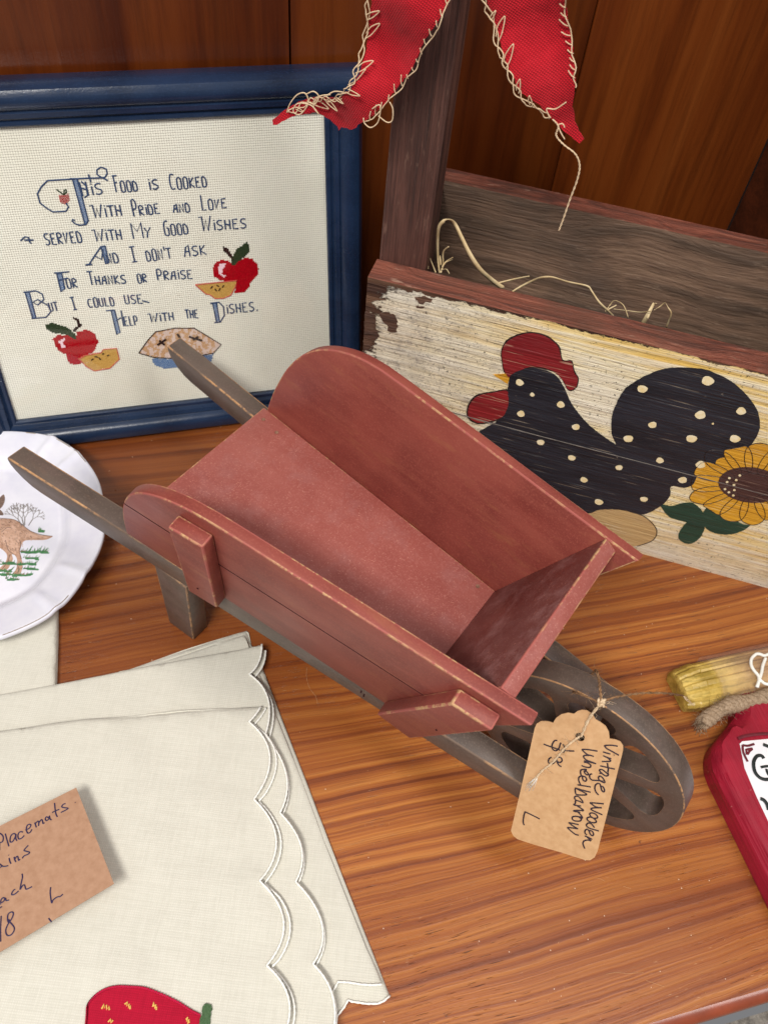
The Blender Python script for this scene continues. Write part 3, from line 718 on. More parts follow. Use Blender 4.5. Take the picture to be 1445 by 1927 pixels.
# pie
b = bmesh.new(); crust = [zc2(*p) for p in ((540, 545), (575, 495), (605, 462), (680, 448), (755, 448), (800, 475), (860, 512), (830, 545), (740, 562), (660, 565), (600, 562))]
dish = [zc2(*p) for p in ((588, 566), (660, 568), (740, 564), (832, 548), (815, 592), (720, 602), (640, 606), (600, 592))]
CP = [fuv(*p) for p in crust]; DP = [fuv(*p) for p in dish]; A_ = np.array(CP + DP); c = .00098
gx, gy = np.meshgrid(np.arange(A_[:, 0].min(), A_[:, 0].max(), c), np.arange(A_[:, 1].min(), A_[:, 1].max(), c)); G = np.c_[gx.ravel(), gy.ravel()]
ic = inside(G + c / 2, CP); idd = inside(G + c / 2, DP); ns = fbm(G, 900, 4)
for (x, y), k1, k2, nz in zip(G, ic, idd, ns):
    if not (k1 or k2): continue
    v = [b.verts.new((a, b2, AH + .00004)) for a, b2 in ((x, y), (x + c * .95, y), (x + c * .95, y + c * .95), (x, y + c * .95))]; m_ = b.verts.new((x + c / 2, y + c / 2, AH + .00042))
    mi = (0 if nz > .0 else 1) if k1 else 2
    for i in range(4): b.faces.new((v[i], v[(i + 1) % 4], m_)).material_index = mi
pie = obj('pie_motif', b, [cr_t, cp_t, M['sky']], pic)
b = bmesh.new(); stitch(b, [fuv(*q) for q in crust + [crust[0]]], RN * .8, AH + .0002)
for s_ in (((612, 512), (645, 490)), ((620, 495), (640, 512)), ((735, 480), (785, 495)), ((750, 492), (770, 480)), ((690, 470), (700, 485))): stitch(b, [fuv(*zc2(*q)) for q in s_], RN * 1.6, AH + .0004)
obj('crust_outline', b, br_t, pie)
b = bmesh.new(); c_px = [z4(*p) for p in ((378, 300), (445, 292), (452, 340), (425, 362), (398, 352), (382, 325))]; cells(c_px, .0008, bm=b)
ap = obj('small_apple_motif', b, red_t, pic)
b = bmesh.new(); stitch(b, [fuv(*z4(*p)) for p in ((368, 262), (412, 294), (418, 268), (430, 262), (432, 280), (414, 296))], RN); obj('stem_stitch', b, gr_t, ap)

# ================================================================== WOODEN TOTE WITH A PAINTED HEN
KA = rad(-11.3)
KO = np.array([0.19784106, 0.38522092, 0.0])
KX = np.array([math.cos(KA), math.sin(KA), 0])
K = Frame(KO, KX, (0, 0, 1))             # +z of the frame points out of the painted face
crate = thing('wooden_tote', 'weathered brown wooden tote with a black polka dot hen painted on its front', 'wooden crate', K.m())
old = lambda nm, st, **k: m_wood(nm, [(.3, lin(120, 88, 68)), (.45, lin(100, 70, 54)), (.58, lin(82, 54, 42)), (.7, lin(60, 42, 34))], st, lin(48, 32, 26), .62, .0015, wear=lin(132, 110, 92), dark=lin(44, 34, 28), **k)
M['old_x'] = old('aged_wood_along', (7, 110, 110)); M['old_y'] = m_wood('aged_wood_upright', [(.3, lin(120, 84, 72)), (.45, lin(104, 68, 58)), (.56, lin(84, 54, 46)), (.66, lin(58, 40, 36))], (110, 6, 110), lin(54, 34, 28), .6, .0015, wear=lin(140, 108, 92), dark=lin(70, 30, 28))
M['old_edge'] = m_wood('aged_red_edge', [(.3, lin(168, 108, 86)), (.42, lin(150, 86, 68)), (.52, lin(132, 76, 60)), (.62, lin(100, 60, 50))], (7, 190, 190), lin(70, 42, 34), .5, .0016, wear=lin(196, 160, 138), spec=.4, dark=lin(98, 68, 54))

def m_cream():
    t = NT('cracked_cream_paint'); v = t.map()
    g = t.noise(t.map((9, 240, 1)), 1.0, 4, .6, .3); f = t.noise(t.map((50, 1000, 1)), 1.0, 3, .6)
    b = t.noise(t.map((7, 26, 1), (2, 4, 0)), 1.0, 3)
    col = t.ramp(b, [(.38, lin(238, 226, 198)), (.50, lin(244, 222, 164)), (.62, lin(232, 192, 104))])
    col = t.mix(t.math('MULTIPLY', t.step(g, .44, .62), .7), col, lin(244, 236, 216))
    sx = t.n('ShaderNodeSeparateXYZ'); t.l(v, sx.inputs[0])
    leftm = t.step(sx.outputs[0], -.10, -.20)
    botm = t.step(sx.outputs[1], .05, .015)
    grey = t.math('MAXIMUM', leftm, t.math('MULTIPLY', botm, .7))
    col = t.mix(t.math('MULTIPLY', grey, .75), col, t.mix(t.step(t.noise(v, 60, 5, .7), .4, .65), lin(226, 218, 204), lin(186, 178, 168)))
    col = t.mix(t.math('MULTIPLY', t.math('MULTIPLY', t.step(f, .56, .66), t.step(t.noise(v, 40, 4), .38, .6)), .62), col, lin(96, 80, 66))                    # grain cracks
    sp = t.noise(v, 360, 4, .75); pm = t.step(t.noise(v, 26, 3), .40, .60)
    col = t.mix(t.math('MULTIPLY', t.step(sp, .595, .64), t.math('ADD', t.math('MULTIPLY', pm, .85), .3)), col, lin(36, 30, 30))    # specks
    bl = t.math('MULTIPLY', t.math('MULTIPLY', t.step(t.noise(v, 95, 6, .8), .54, .62), leftm), .6)
    col = t.mix(bl, col, lin(150, 140, 134))
    col = t.mix(t.math('MULTIPLY', t.math('MULTIPLY', t.step(t.noise(v, 520, 4, .8), .58, .63), t.step(sx.outputs[0], -.09, -.17)), .7), col, lin(60, 52, 50))
    # chipped down to bare wood: along the top edge and at the left end
    n = t.noise(t.map((60, 120, 1)), 1.0, 7, .75)
    top = t.math('MULTIPLY', t.step(sx.outputs[1], .1825, .1885), .32)
    lf = t.math('MULTIPLY', t.step(sx.outputs[0], -.208, -.232), .36)
    tl = t.math('MULTIPLY', t.math('MULTIPLY', t.step(sx.outputs[0], -.10, -.22), t.step(sx.outputs[1], .165, .187)), .17)
    bare = t.step(t.math('ADD', n, t.math('ADD', tl, t.math('MAXIMUM', top, lf))), .70, .73)
    wood = t.ramp(t.noise(t.map((8, 120, 1)), 1.0, 4), [(.35, lin(112, 80, 60)), (.6, lin(66, 44, 36))])
    col = t.mix(bare, col, wood)
    n_ = t.bump(g, .0018, .8); n_ = t.bump(f, -.0008, .8, n_); n_ = t.bump(bare, -.0010, .9, n_)
    return t.fin(col, .6, n_, .3)
M['cream'] = m_cream()
def m_hpaint(name, c, c2, crack=lin(216, 190, 150), amt=.8, rough=.45, thr=.60):
    t = NT(name); v = t.map()
    g = t.noise(t.map((9, 170, 1)), 1.0, 5, .68, .3); f = t.noise(t.map((24, 760, 1), (1, 7, 0)), 1.0, 2, .5)
    col = t.mix(t.step(t.noise(t.map((12, 60, 1)), 1.0, 4), .35, .7), c, c2)
    m = t.math('MULTIPLY', t.step(f, thr, thr + .05), t.step(t.noise(v, 34, 3), .44, .62))
    col = t.mix(t.math('MULTIPLY', m, amt), col, crack)
    chip = t.noise(v, 190, 5, .7); col = t.mix(t.math('MULTIPLY', t.math('MULTIPLY', t.step(chip, .68, .71), t.step(t.noise(v, 24, 2), .48, .6)), .7), col, crack)
    n_ = t.bump(g, .0018, .8); n_ = t.bump(f, -.0008, .8, n_)
    return t.fin(col, rough, n_, .4)
GAPV = .0935
for (v0, v1, nm) in ((.0, GAPV - .0004, 0), (GAPV + .0004, .187, 1)):
    b = box(-.2290, .23, v0, v1, -.0200, 0); bevel(b, .0012, 2, 1, 40)
    for f_ in b.faces:
        f_.normal_update()
        if f_.normal.z > .9: f_.material_index = 2
        elif f_.normal.y > .9: f_.material_index = 1
    obj('front_board', b, [M['old_x'], M['old_edge'], M['cream']], crate, smooth=30)
b = box(-.2290, .23, .0, .186, -.1460, -.1290); bevel(b, .0016, 2, 1, 40)
for f_ in b.faces:
    f_.normal_update()
    if f_.normal.y > .9: f_.material_index = 1
obj('back_board', b, [m_wood('grimy_wood', [(.3, lin(150, 120, 98)), (.45, lin(130, 102, 83)), (.58, lin(108, 86, 70)), (.72, lin(80, 64, 53))], (6, 80, 80), lin(80, 60, 50), .6, .0015, wear=lin(170, 144, 124), dark=lin(92, 76, 66)), M['old_edge']], crate, smooth=30)
b = box(-.2275, -.2130, .004, .1840, -.1285, -.0450); obj('end_board', b, M['old_x'], crate)
b = box(-.2120, .215, .004, .014, -.1285, -.0205); obj('bottom_board', b, M['old_x'], crate)
P = []
for z_, l_, r_ in ((.004, -.2290, -.1985), (.43, -.2265, -.1960)):
    P += [(l_, z_, -.0440), (r_, z_, -.0440), (r_, z_, -.0206), (l_, z_, -.0206)]
b = hexa(P); bevel(b, .0014, 2, 0); obj('post', b, M['old_y'], crate, smooth=30)
# the painting
def kuv(px, py): return K.uv(px, py, 0)
CHIPS = []
blk = m_hpaint('black_hen_paint', lin(44, 45, 54), lin(30, 31, 38), lin(188, 172, 150), .5, .42, .64); redp = m_hpaint('red_comb_paint', lin(146, 36, 40), lin(118, 28, 34), lin(226, 190, 160), .85, .5, .60)
yel = m_hpaint('yellow_petal_paint', lin(228, 170, 50), lin(206, 146, 38), lin(242, 214, 150), .7, .55, .58); brn = m_hpaint('brown_flower_paint', lin(84, 56, 52), lin(68, 44, 42), lin(180, 150, 130), .6, .5, .62)
grn = m_hpaint('green_leaf_paint', lin(42, 76, 60), lin(32, 58, 48), lin(150, 160, 130), .6, .5, .62); eggp = m_hpaint('tan_egg_paint', lin(206, 174, 124), lin(190, 156, 104), lin(232, 214, 180), .6, .6, .58)
outl = m_hpaint('dark_outline_paint', lin(50, 36, 34), lin(40, 30, 28), lin(150, 120, 100), .6, .5, .62); dotp = m_simple('cream_dot_paint', lin(250, 238, 204), lin(240, 214, 150), 300, .6)
def flat(name, poly, h, mat, parent, thick=.00035, rough_edge=.00025, seed=1, sm=True):
    pl = [np.array(q) for q in poly]
    if sm: pl = smooth_path(pl, 5, True)
    pl = densify([tuple(q) for q in pl], .0012)
    A_ = np.array(pl); A_ = A_ + np.c_[fbm(A_, 2600, seed), fbm(A_, 2200, seed + 1)] * rough_edge
    b = sheet([tuple(q) for q in A_], .02, lambda P, D: np.full(len(P), h), thick)
    return obj(name, b, mat, parent)
r5 = lambda x, y: (680 + x / 1.889, 580 + y / 1.889)
rb = lambda x, y: (1100 + x / 3.4406, 560 + y / 3.4406)
rs = lambda x, y: (1180 + x / 5.453, 820 + y / 5.453)
rc = lambda x, y: (680 + x / 4.818, 460 + y / 4.818)
for k_, pg in enumerate((((160, 628), (230, 610), (308, 640), (328, 700), (320, 795), (285, 800), (232, 785), (242, 740), (190, 692)), ((488, 480), (560, 470), (645, 500), (630, 525), (575, 520), (562, 540), (510, 528)), ((30, 600), (70, 600), (128, 665), (132, 760), (160, 830), (112, 880), (76, 945), (24, 960)), ((495, 560), (570, 560), (560, 582), (500, 576)))):
    flat('bare_wood_chip', [kuv(*rc(*p)) for p in pg], .0002, M['old_x'], crate, thick=.0004, rough_edge=.0009, seed=40 + k_, sm=False)
hen = flat('painted_hen', [kuv(*p) for p in [rb(200, 945), rb(175, 880), rb(172, 800), rb(190, 715), rb(250, 600), rb(320, 545), rb(400, 500), rb(500, 462), rb(600, 450), rb(690, 453), rb(780, 465), rb(880, 503), rb(960, 550), rb(1030, 610), rb(1080, 670), rb(1118, 735), rb(1132, 810), rb(1120, 880), rb(1060, 965), rb(960, 1020), rb(862, 1042), rb(830, 1100), rb(735, 1142), rb(700, 1205), rb(640, 1228), rb(560, 1218), rb(550, 1280), rb(500, 1340), rb(400, 1395), rb(330, 1395), rb(240, 1372), rb(100, 1370), rb(20, 1395)] + [(1060, 962), (980, 900), (930, 845), (903, 815), (911, 806), (935, 792), (950, 778), (957, 755), (955, 735), r5(522, 270), r5(532, 235), r5(580, 215), r5(632, 213), r5(688, 236), r5(720, 280), r5(745, 335), r5(790, 395), r5(840, 440), r5(895, 478)]], .00055, blk, crate)
comb = flat('painted_comb', [kuv(*r5(*p)) for p in ((503, 195), (500, 150), (525, 112), (590, 88), (650, 98), (698, 135), (712, 185), (745, 190), (754, 225), (768, 250), (760, 280), (735, 288), (712, 250), (680, 222), (632, 208), (580, 212), (530, 245), (510, 225))], .00045, redp, crate, seed=3)
flat('painted_comb_outline', [kuv(*r5(*p)) for p in ((500, 200), (496, 150), (521, 108), (590, 84), (653, 94), (702, 133), (715, 182), (748, 186), (758, 223), (772, 250), (763, 283), (735, 292), (710, 250), (680, 225), (630, 215), (582, 222), (530, 252), (507, 228))], .0003, outl, comb, seed=4)
wat = flat('painted_wattle', [kuv(*r5(*p)) for p in ((520, 295), (470, 299), (412, 312), (384, 345), (382, 385), (412, 405), (450, 402), (500, 385), (524, 350))], .00045, redp, crate, seed=5)
flat('painted_wattle_outline', [kuv(*r5(*p)) for p in ((522, 291), (470, 295), (408, 308), (378, 344), (377, 388), (410, 410), (452, 407), (502, 389), (528, 350))], .0003, outl, wat, seed=6)
flat('painted_beak', [kuv(*r5(*p)) for p in ((468, 235), (532, 231), (520, 268))], .0004, yel, crate, sm=False)
dots = [rb(*p) + (r_,) for p, r_ in (((372, 588), 26), ((794, 535), 30), ((1010, 730), 24), ((747, 755), 27), ((438, 820), 22), ((282, 910), 26), ((690, 910), 28), ((970, 910), 27), ((485, 1050), 21), ((748, 1077), 26), ((633, 1177), 24), ((222, 1097), 20), ((382, 1302), 22), ((90, 1320), 26))]
dots += [r5(*p) + (22,) for p in ((562, 262), (708, 340), (567, 373), (762, 420), (637, 475), (747, 530), (790, 608))] + [r5(607, 305) + (13,), rb(828, 812) + (6,)]
for k, (x, y, r_) in enumerate(dots):
    cx, cy = kuv(x, y); rr = r_ / 3.4406 * .00040
    pl = [(cx + math.cos(a) * rr * (1 + .1 * math.sin(3 * a + k)), cy + math.sin(a) * rr * 1.0 * (1 + .1 * math.cos(2 * a + k))) for a in np.linspace(0, 6.283, 15)[:-1]]
    obj('painted_dot', sheet(pl, .01, lambda P, D: np.full(len(P), .00075), .0003), dotp, hen)
flat('painted_egg', [kuv(*rb(*p)) for p in ((20, 1400), (120, 1372), (240, 1366), (400, 1425), (464, 1500), (440, 1568), (340, 1605), (200, 1600), (60, 1500))], .00035, eggp, crate, seed=8)
b = bmesh.new(); tube([kuv(*rb(*p)) + (.0004,) for p in smooth_path([(330, 1392), (400, 1425), (464, 1500), (440, 1568), (340, 1607)], 6)], .00035, 5, b); obj('painted_egg_outline', b, outl, crate)
fc = np.array(kuv(1411, 912)); flower = None
pet = bmesh.new(); pou = bmesh.new()
for k in range(15):
    a = 2 * math.pi * k / 15 + .12; L = .0375 + .0025 * math.sin(k * 2.3); d_ = np.array([math.cos(a), math.sin(a)]); n_ = np.array([-d_[1], d_[0]])
    base = [(.012, .003), (.020, .0066), (.029, .0080), (.035, .0068), (L, .0025)]
    pl = [fc + d_ * r_ + n_ * w_ for r_, w_ in base] + [fc + d_ * r_ - n_ * w_ for r_, w_ in base[::-1]]
    pl = [tuple(q) for q in smooth_path(pl, 3, True)]
    m1 = sheet(pl, .02, lambda P, D, k=k: np.full(len(P), .00052 + .00005 * (k % 2)), .0003); me = bpy.data.meshes.new('t'); m1.to_mesh(me); m1.free(); pet.from_mesh(me); bpy.data.meshes.remove(me)
    tube([(q[0], q[1], .00060) for q in pl + [pl[0]]], .00030, 4, pou)
flower = obj('painted_sunflower', pet, yel, crate); obj('petal_outline', pou, outl, flower)
obj('flower_centre', sheet([(fc[0] + .0200 * math.cos(a), fc[1] + .0165 * math.sin(a)) for a in np.linspace(0, 6.283, 40)[:-1]], .02, lambda P, D: np.full(len(P), .00075), .0004), brn, flower)
b = bmesh.new()
for x, y in ((1045, 425), (1022, 465), (1000, 538), (1040, 570), (1085, 603), (1095, 548), (1092, 495), (1115, 445), (1152, 397)):
    u_, v_ = kuv(*rs(x, y)); m1 = tube([(u_, v_, .0005), (u_, v_, .0011)], .00085, 8); me = bpy.data.meshes.new('t'); m1.to_mesh(me); m1.free(); b.from_mesh(me); bpy.data.meshes.remove(me)
obj('seed_dots', b, dotp, flower)
flat('painted_leaf', [kuv(*rs(*p)) for p in ((345, 705), (450, 720), (560, 690), (660, 685), (730, 730), (775, 790), (765, 860), (690, 900), (560, 872), (440, 835), (380, 780))], .0004, grn, crate, seed=9)
flat('painted_leaf', [kuv(*rs(*p)) for p in ((770, 870), (860, 800), (1000, 795), (1090, 830), (1150, 890), (1240, 915), (1275, 900), (1200, 960), (1100, 1000), (1000, 1010), (880, 990), (800, 940))], .00042, grn, crate, seed=10)
flat('painted_leaf', [kuv(*rs(*p)) for p in ((620, 880), (760, 870), (792, 930), (760, 1020), (700, 1080), (640, 1105), (570, 1090), (520, 1040), (540, 970))], .00044, grn, crate, seed=11)
flat('painted_stem', [kuv(*rs(*p)) for p in ((820, 735), (940, 730), (915, 790), (840, 850), (760, 880), (750, 830))], .00046, grn, crate, seed=12)
b = bmesh.new(); tube([(-.17, GAPV + .0001, .00035), (-.10, GAPV - .0003, .0006), (-.03, GAPV, .0006), (.10, GAPV - .0002, .0006)], .00034, 5, b)
obj('board_joint', b, m_simple('grey_joint', lin(124, 114, 106), lin(80, 74, 70), 120, .6), crate)

# ------------------------------------------------------------------ straw in the tote
hz = lambda x, y: (780 + x / 2.779, 380 + y / 2.779)
def kpt(px, py, h): u_, v_ = K.uv(px, py, h); return K.o + K.x * u_ + K.y * v_ + K.z * h
def straw(label, lines, h=-.03):
    b = bmesh.new()
    for pts, w0, w1 in lines:
        P = smooth_path([kpt(*hz(x, y), h - .004 * math.sin(i * 1.3)) for i, (x, y) in enumerate(pts)], 5)
        rr = w0
        tube(P, 1.0, 6, b, nrm=(.3, .8, .2), flat=.35, taper=lambda t, w0=w0, w1=w1: .76 * (w0 + (w1 - w0) * t))
    return tag(obj('straw_strand', b, M['straw'], smooth='all'), label, 'straw', 'dry straw in the wooden tote')
straw('longest straw blade arching in a tall loop beside the tote post', [([(130, 372), (122, 300), (120, 200), (128, 130), (155, 98), (185, 93), (212, 118), (245, 185), (290, 275), (340, 350), (400, 405), (460, 450)], .0009, .0029)])
straw('short thin straw crossing behind the foot of the tall loop', [([(425, 428), (520, 404), (600, 388)], .0012, .0006)], -.035)
straw('long bent straw lying low along the middle of the tote rim', [([(510, 470), (560, 440), (625, 408), (665, 395), (720, 394), (800, 418), (900, 440), (925, 468), (960, 520), (1000, 560), (1040, 600)], .0011, .0012)])
straw('small knot of straw tips poking over the tote rim above the comb', [([(995, 572), (1055, 540)], .0010, .0008), ([(1005, 560), (1020, 540), (1045, 516), (1090, 540), (1115, 605)], .0005, .0006), ([(1040, 560), (1120, 570), (1180, 577), (1235, 570)], .0006, .0005)], -.028)
straw('upright splayed straw with a bent arm, rightmost over the rim', [([(1195, 632), (1250, 528)], .0022, .0010), ([(1215, 610), (1245, 545), (1262, 530)], .0010, .0007), ([(1250, 565), (1280, 548), (1308, 528), (1322, 550), (1340, 582), (1328, 620), (1315, 655)], .0006, .0008)], -.028)
straw('tuft of broken straw bits in the corner by the post', [([(68, 350), (70, 300)], .0012, .0006), ([(110, 370), (90, 320), (70, 272)], .0010, .0005), ([(135, 370), (148, 330), (150, 262), (178, 234)], .0010, .0006), ([(145, 340), (165, 312), (200, 290)], .0009, .0004), ([(140, 355), (165, 352), (182, 376)], .0008, .0006), ([(165, 315), (200, 300)], .0006, .0003), ([(136, 330), (132, 280)], .0012, .0006)], -.028)

# ================================================================== RED BOW TAILS
bow = thing('red_bow', 'red linen bow tails edged with cream stitching hanging before the tote post', 'ribbon bow', K.m())
RH = .006
def ruv(px, py): return K.uv(px, py, RH)
lt = [(706, -60), (698, 0), (690, 40), (687, 90), (680, 130), (668, 158), (640, 180), (595, 190), (558, 196), (535, 208), (516, 222), (516, 230), (524, 230), (548, 220), (572, 220), (590, 221), (608, 229), (622, 238), (630, 246), (632, 253), (638, 246), (660, 245), (672, 240), (674, 235), (690, 224), (715, 205), (745, 170), (775, 130), (800, 75), (830, 30), (848, 0), (860, -60)]
rt_ = [(900, -60), (918, 0), (930, 40), (942, 75), (958, 115), (985, 165), (1020, 200), (1042, 235), (1066, 262), (1088, 279), (1096, 272), (1090, 262), (1078, 240), (1075, 205), (1082, 165), (1078, 120), (1068, 60), (1062, 0), (1050, -60)]
def wavy(k):
    def f(P, D):
        return RH + .0035 * np.sin(P[:, 0] * 120 + P[:, 1] * 60 + k) + .0022 * np.sin(P[:, 1] * 150 + k * 2) + .0006 * fbm(P, 400, 5)
    return f
for k, (pl, nm) in enumerate(((lt, 'left'), (rt_, 'right'))):
    Pp = densify([ruv(*p) for p in pl], .0016); A_ = np.array(Pp); A_ += RNG.uniform(-1, 1, A_.shape) * .00038
    hf = wavy(k * 1.7)
    b = sheet([tuple(q) for q in A_], .0022, hf, .0004)
    o = obj('ribbon_tail', b, M['ribbon'], bow, smooth=50)
    def on(px, py, hf=hf):
        u_, v_ = ruv(px, py); return np.array([u_, v_, float(hf(np.array([[u_, v_]]), None)[0]) + .0006])
    edges_ = ([[(694, -20), (688, 30), (684, 80), (674, 130), (660, 160), (630, 182), (600, 190), (570, 200), (545, 212)], [(852, -20), (835, 30), (805, 80), (780, 130), (750, 170), (716, 206), (690, 226)]] if k == 0 else
              [[(912, -20), (925, 30), (940, 78), (955, 115), (980, 165), (1010, 200), (1035, 222)], [(1062, -10), (1064, 40), (1074, 90), (1080, 130), (1081, 165)]])
    b = bmesh.new()
    for ei, e_ in enumerate(edges_):
        W_ = smooth_path([on(*p) for p in e_], 14)
        n_ = len(W_); big = (k == 0 and ei == 0) or (k == 1 and ei == 0)
        for th in range(2 if big else 1):
            amp = .0012 if big else .0006
            pts = []
            for i, q in enumerate(W_):
                t_ = W_[min(i + 1, n_ - 1)] - W_[max(i - 1, 0)]; t_ /= np.linalg.norm(t_); pn = np.array([-t_[1], t_[0], 0])
                pts.append(q + pn * amp * (.6 + .8 * RNG.random()) * math.sin(i * .36 + th * 2.6 + 1.1 * math.sin(i * .13 + th)) + np.array([0, 0, .0006 + .0004 * math.cos(i * .42 + th * 2.6)]))
            tube(smooth_path(pts[::2], 3), (.00030), 6, b)
        step_ = 13 if big else 5
        sgn = {(0, 0): 1, (0, 1): -1, (1, 0): 1, (1, 1): -1}[(k, ei)]
        for i0_ in range(3, n_ - 5, step_):
            i = i0_ + int(RNG.integers(-2, 3)) if big else i0_
            if i < 2 or i > n_ - 3: continue
            q = W_[i]; t_ = W_[i + 1] - W_[i - 1]; t_ /= np.linalg.norm(t_); pn = np.array([-t_[1], t_[0], 0]) * sgn
            L = (.0068 if big else .0034) * RNG.uniform(.5, 1.25)
            z_ = np.array([0, 0, .0007])
            sl = RNG.uniform(.7, 1.3)
            lo_ = [q + z_, q + pn * L * .45 - t_ * L * .35 * sl + z_ * 1.6, q + pn * L * .9 - t_ * L * .95 * sl + z_ * 1.8]
            if big: lo_ += [q + pn * L * .8 - t_ * L * 1.0 * sl + z_ * 1.9, q + pn * L * .3 - t_ * L * .72 * sl + z_ * 1.6, q - t_ * L * .35 + z_]
            tube(smooth_path(lo_, 5), .00027, 6, b)
    obj('edge_stitching', b, M['twine'], o, smooth='all')
def onr(px, py, h=.010): u_, v_ = K.uv(px, py, h); return (u_, v_, h)
for ln in ([(540, 212), (546, 195), (560, 178), (575, 176), (580, 195), (565, 215), (552, 210), (560, 195), (585, 198), (600, 215), (590, 200), (600, 182), (622, 178)], [(700, 205), (715, 198), (712, 228), (698, 240), (686, 232), (684, 222)], [(712, 218), (728, 230), (738, 226), (739, 205), (733, 192)], [(575, 178), (590, 172), (600, 182), (592, 196), (578, 190)], [(615, 180), (630, 172), (650, 176), (640, 188)], [(655, 160), (672, 150), (688, 130)], [(1035, 222), (1028, 205), (1045, 205), (1065, 192)], [(1062, 240), (1058, 233), (1050, 236), (1055, 250), (1062, 262)]):
    obj('loose_stitch', tube(smooth_path([onr(*p) for p in ln], 6), .00032, 6), M['twine'], bow, smooth='all')
b = bmesh.new(); base = smooth_path([onr(1040, 225), onr(1050, 238), onr(1046, 255), (onr(1060, 272)), onr(1082, 290), onr(1090, 312), onr(1085, 340), onr(1072, 375), onr(1060, 410), onr(1051, 434)], 12)
for th in range(2):
    tube([q + np.array([math.cos(i * .9 + th * math.pi), 0, math.sin(i * .9 + th * math.pi)]) * .00026 for i, q in enumerate(base)], .00030, 6, b)
obj('hanging_thread', b, M['twine'], bow, smooth='all')
kn = bmesh.new(); bmesh.ops.create_uvsphere(kn, u_segments=20, v_segments=12, radius=.014)
ku = K.uv(878, -95, .004)
for v in kn.verts: v.co = Vector((v.co.x * 1.3 + ku[0], v.co.y * .9 + ku[1], v.co.z * .7 + .004))
obj('knot', kn, M['ribbon'], bow, smooth='all')
# ================================================================== FOLDED LINEN
zl = lambda x, y: (x / 1.9013, 1160 + y / 1.9013)
def scallop(start, pts):                    # pts: alternating bulge, cusp
    out = [start]
    a = np.array(start, float)
    for bulge, cusp in zip(pts[::2], pts[1::2]):
        b_ = np.array(bulge, float); c_ = np.array(cusp, float)
        for t in np.linspace(0, 1, 13)[1:]:
            # a circular-looking swell through the bulge point
            q = (1 - t) ** 2 * a + 2 * t * (1 - t) * (2 * b_ - .5 * a - .5 * c_) + t * t * c_
            out.append(tuple(q))
        a = c_
    return out
def linen(name, label, layers, group):
    root = None
    t_ = thing(name, label, 'placemat' if 'napkin' not in name else 'napkin', Matrix.Identity(4), group)
    return t_
def leaf(parent, px_poly, z, fold=None, lift=0.0, amp=.0005, seed=1, drop=.0022, thick=.0007, edge_lift=None, step=.005, name='cloth_layer'):
    P0 = [tab(x, y, z)[:2] for x, y in px_poly]
    segs = [(tab(*a, z)[:2], tab(*b_, z)[:2]) for a, b_ in (fold or [])]
    es = [(tab(*a, z)[:2], tab(*b_, z)[:2]) for a, b_ in (edge_lift or [])]
    def h(P, D):
        H = z + amp * fbm(P, 45, seed) + amp * .5 * fbm(P, 130, seed + 5)
        if segs:
            d = np.clip(poly_dist(P, segs) / .0032, 0, 1); H -= drop * (1 - np.sqrt(1 - (1 - d) ** 2))
        if es:
            d = np.clip(poly_dist(P, es) / .018, 0, 1); H += lift * (1 - d) ** 2 * (1 + .8 * fbm(P, 90, seed + 9))
        return H
    b = sheet([tuple(p) for p in P0], step, h, thick, rings=(.0006, .0016, .0028))
    return obj(name, b, M['cloth'], parent, smooth=50), h
def piping(parent, px_path, z, hf, r=.00062, off=.0006):
    P = densify([tuple(tab(x, y, z)[:2]) for x, y in px_path] , .0011)[: -max(1, int(0))]
    # densify closes the loop: cut the closing run
    P0 = [tab(x, y, z)[:2] for x, y in px_path]; pts = []
    for a, b_ in zip(P0, P0[1:]):
        k = max(1, int(np.linalg.norm(b_ - a) / .0010))
        for j in range(k): pts.append(a + (b_ - a) * j / k)
    pts.append(P0[-1]); A_ = np.array(pts); H = hf(A_, None)
    rr = [1 + .22 * math.sin(i * 2.4) for i in range(len(A_))]
    tube([(x, y, hh - .0001 + off) for (x, y), hh in zip(A_, H)], r, 6, None).free()
    b = tube([(x, y, hh - .0001 + off) for (x, y), hh in zip(A_, H)], r, 6, taper=lambda t: rr[min(int(t * (len(rr) - 1)), len(rr) - 1)])
    return obj('stitched_hem', b, M['piping'], parent, smooth='all')
G_ = 'folded cream placemats in a stack'
# bottom placemat C
C_ = thing('placemat', 'cream folded placemat at the bottom of the stack with long straight right fold', 'placemat', Matrix.Identity(4), G_)
bot2 = [(734, 1873), (722, 1884), (710, 1889), (690, 1889), (662, 1885), (655, 1882), (648, 1895), (640, 1905), (631, 1917), (622, 1930)]
cl = [(-260, 1420), (100, 1310), (242, 1257), (360, 1217), (464, 1184), (468, 1190), (473, 1211), (494, 1255), (534, 1360), (579, 1476), (618, 1580), (657, 1681), (697, 1780)]
_, h1 = leaf(C_, cl + bot2 + [(560, 2150), (-260, 2200)], .0024, fold=[((464, 1184), (473, 1211)), ((242, 1257), (464, 1184)), ((494, 1255), (734, 1873))], seed=3)
piping(C_, bot2, .0024, h1)
top2 = [(718, 1853), (700, 1854), (680, 1853), (655, 1849), (636, 1848), (632, 1856), (626, 1866), (620, 1880)]
inner = [(-260, 1425), (100, 1316), (242, 1264), (360, 1224), (460, 1193), (470, 1222), (488, 1262), (528, 1364), (573, 1482), (611, 1586), (650, 1686), (689, 1785), (716, 1840)]
_, h2 = leaf(C_, inner + top2 + [(560, 2150), (-260, 2200)], .0044, fold=[((242, 1264), (460, 1193)), ((488, 1262), (716, 1840))], seed=6, drop=.0018)
piping(C_, top2, .0044, h2)
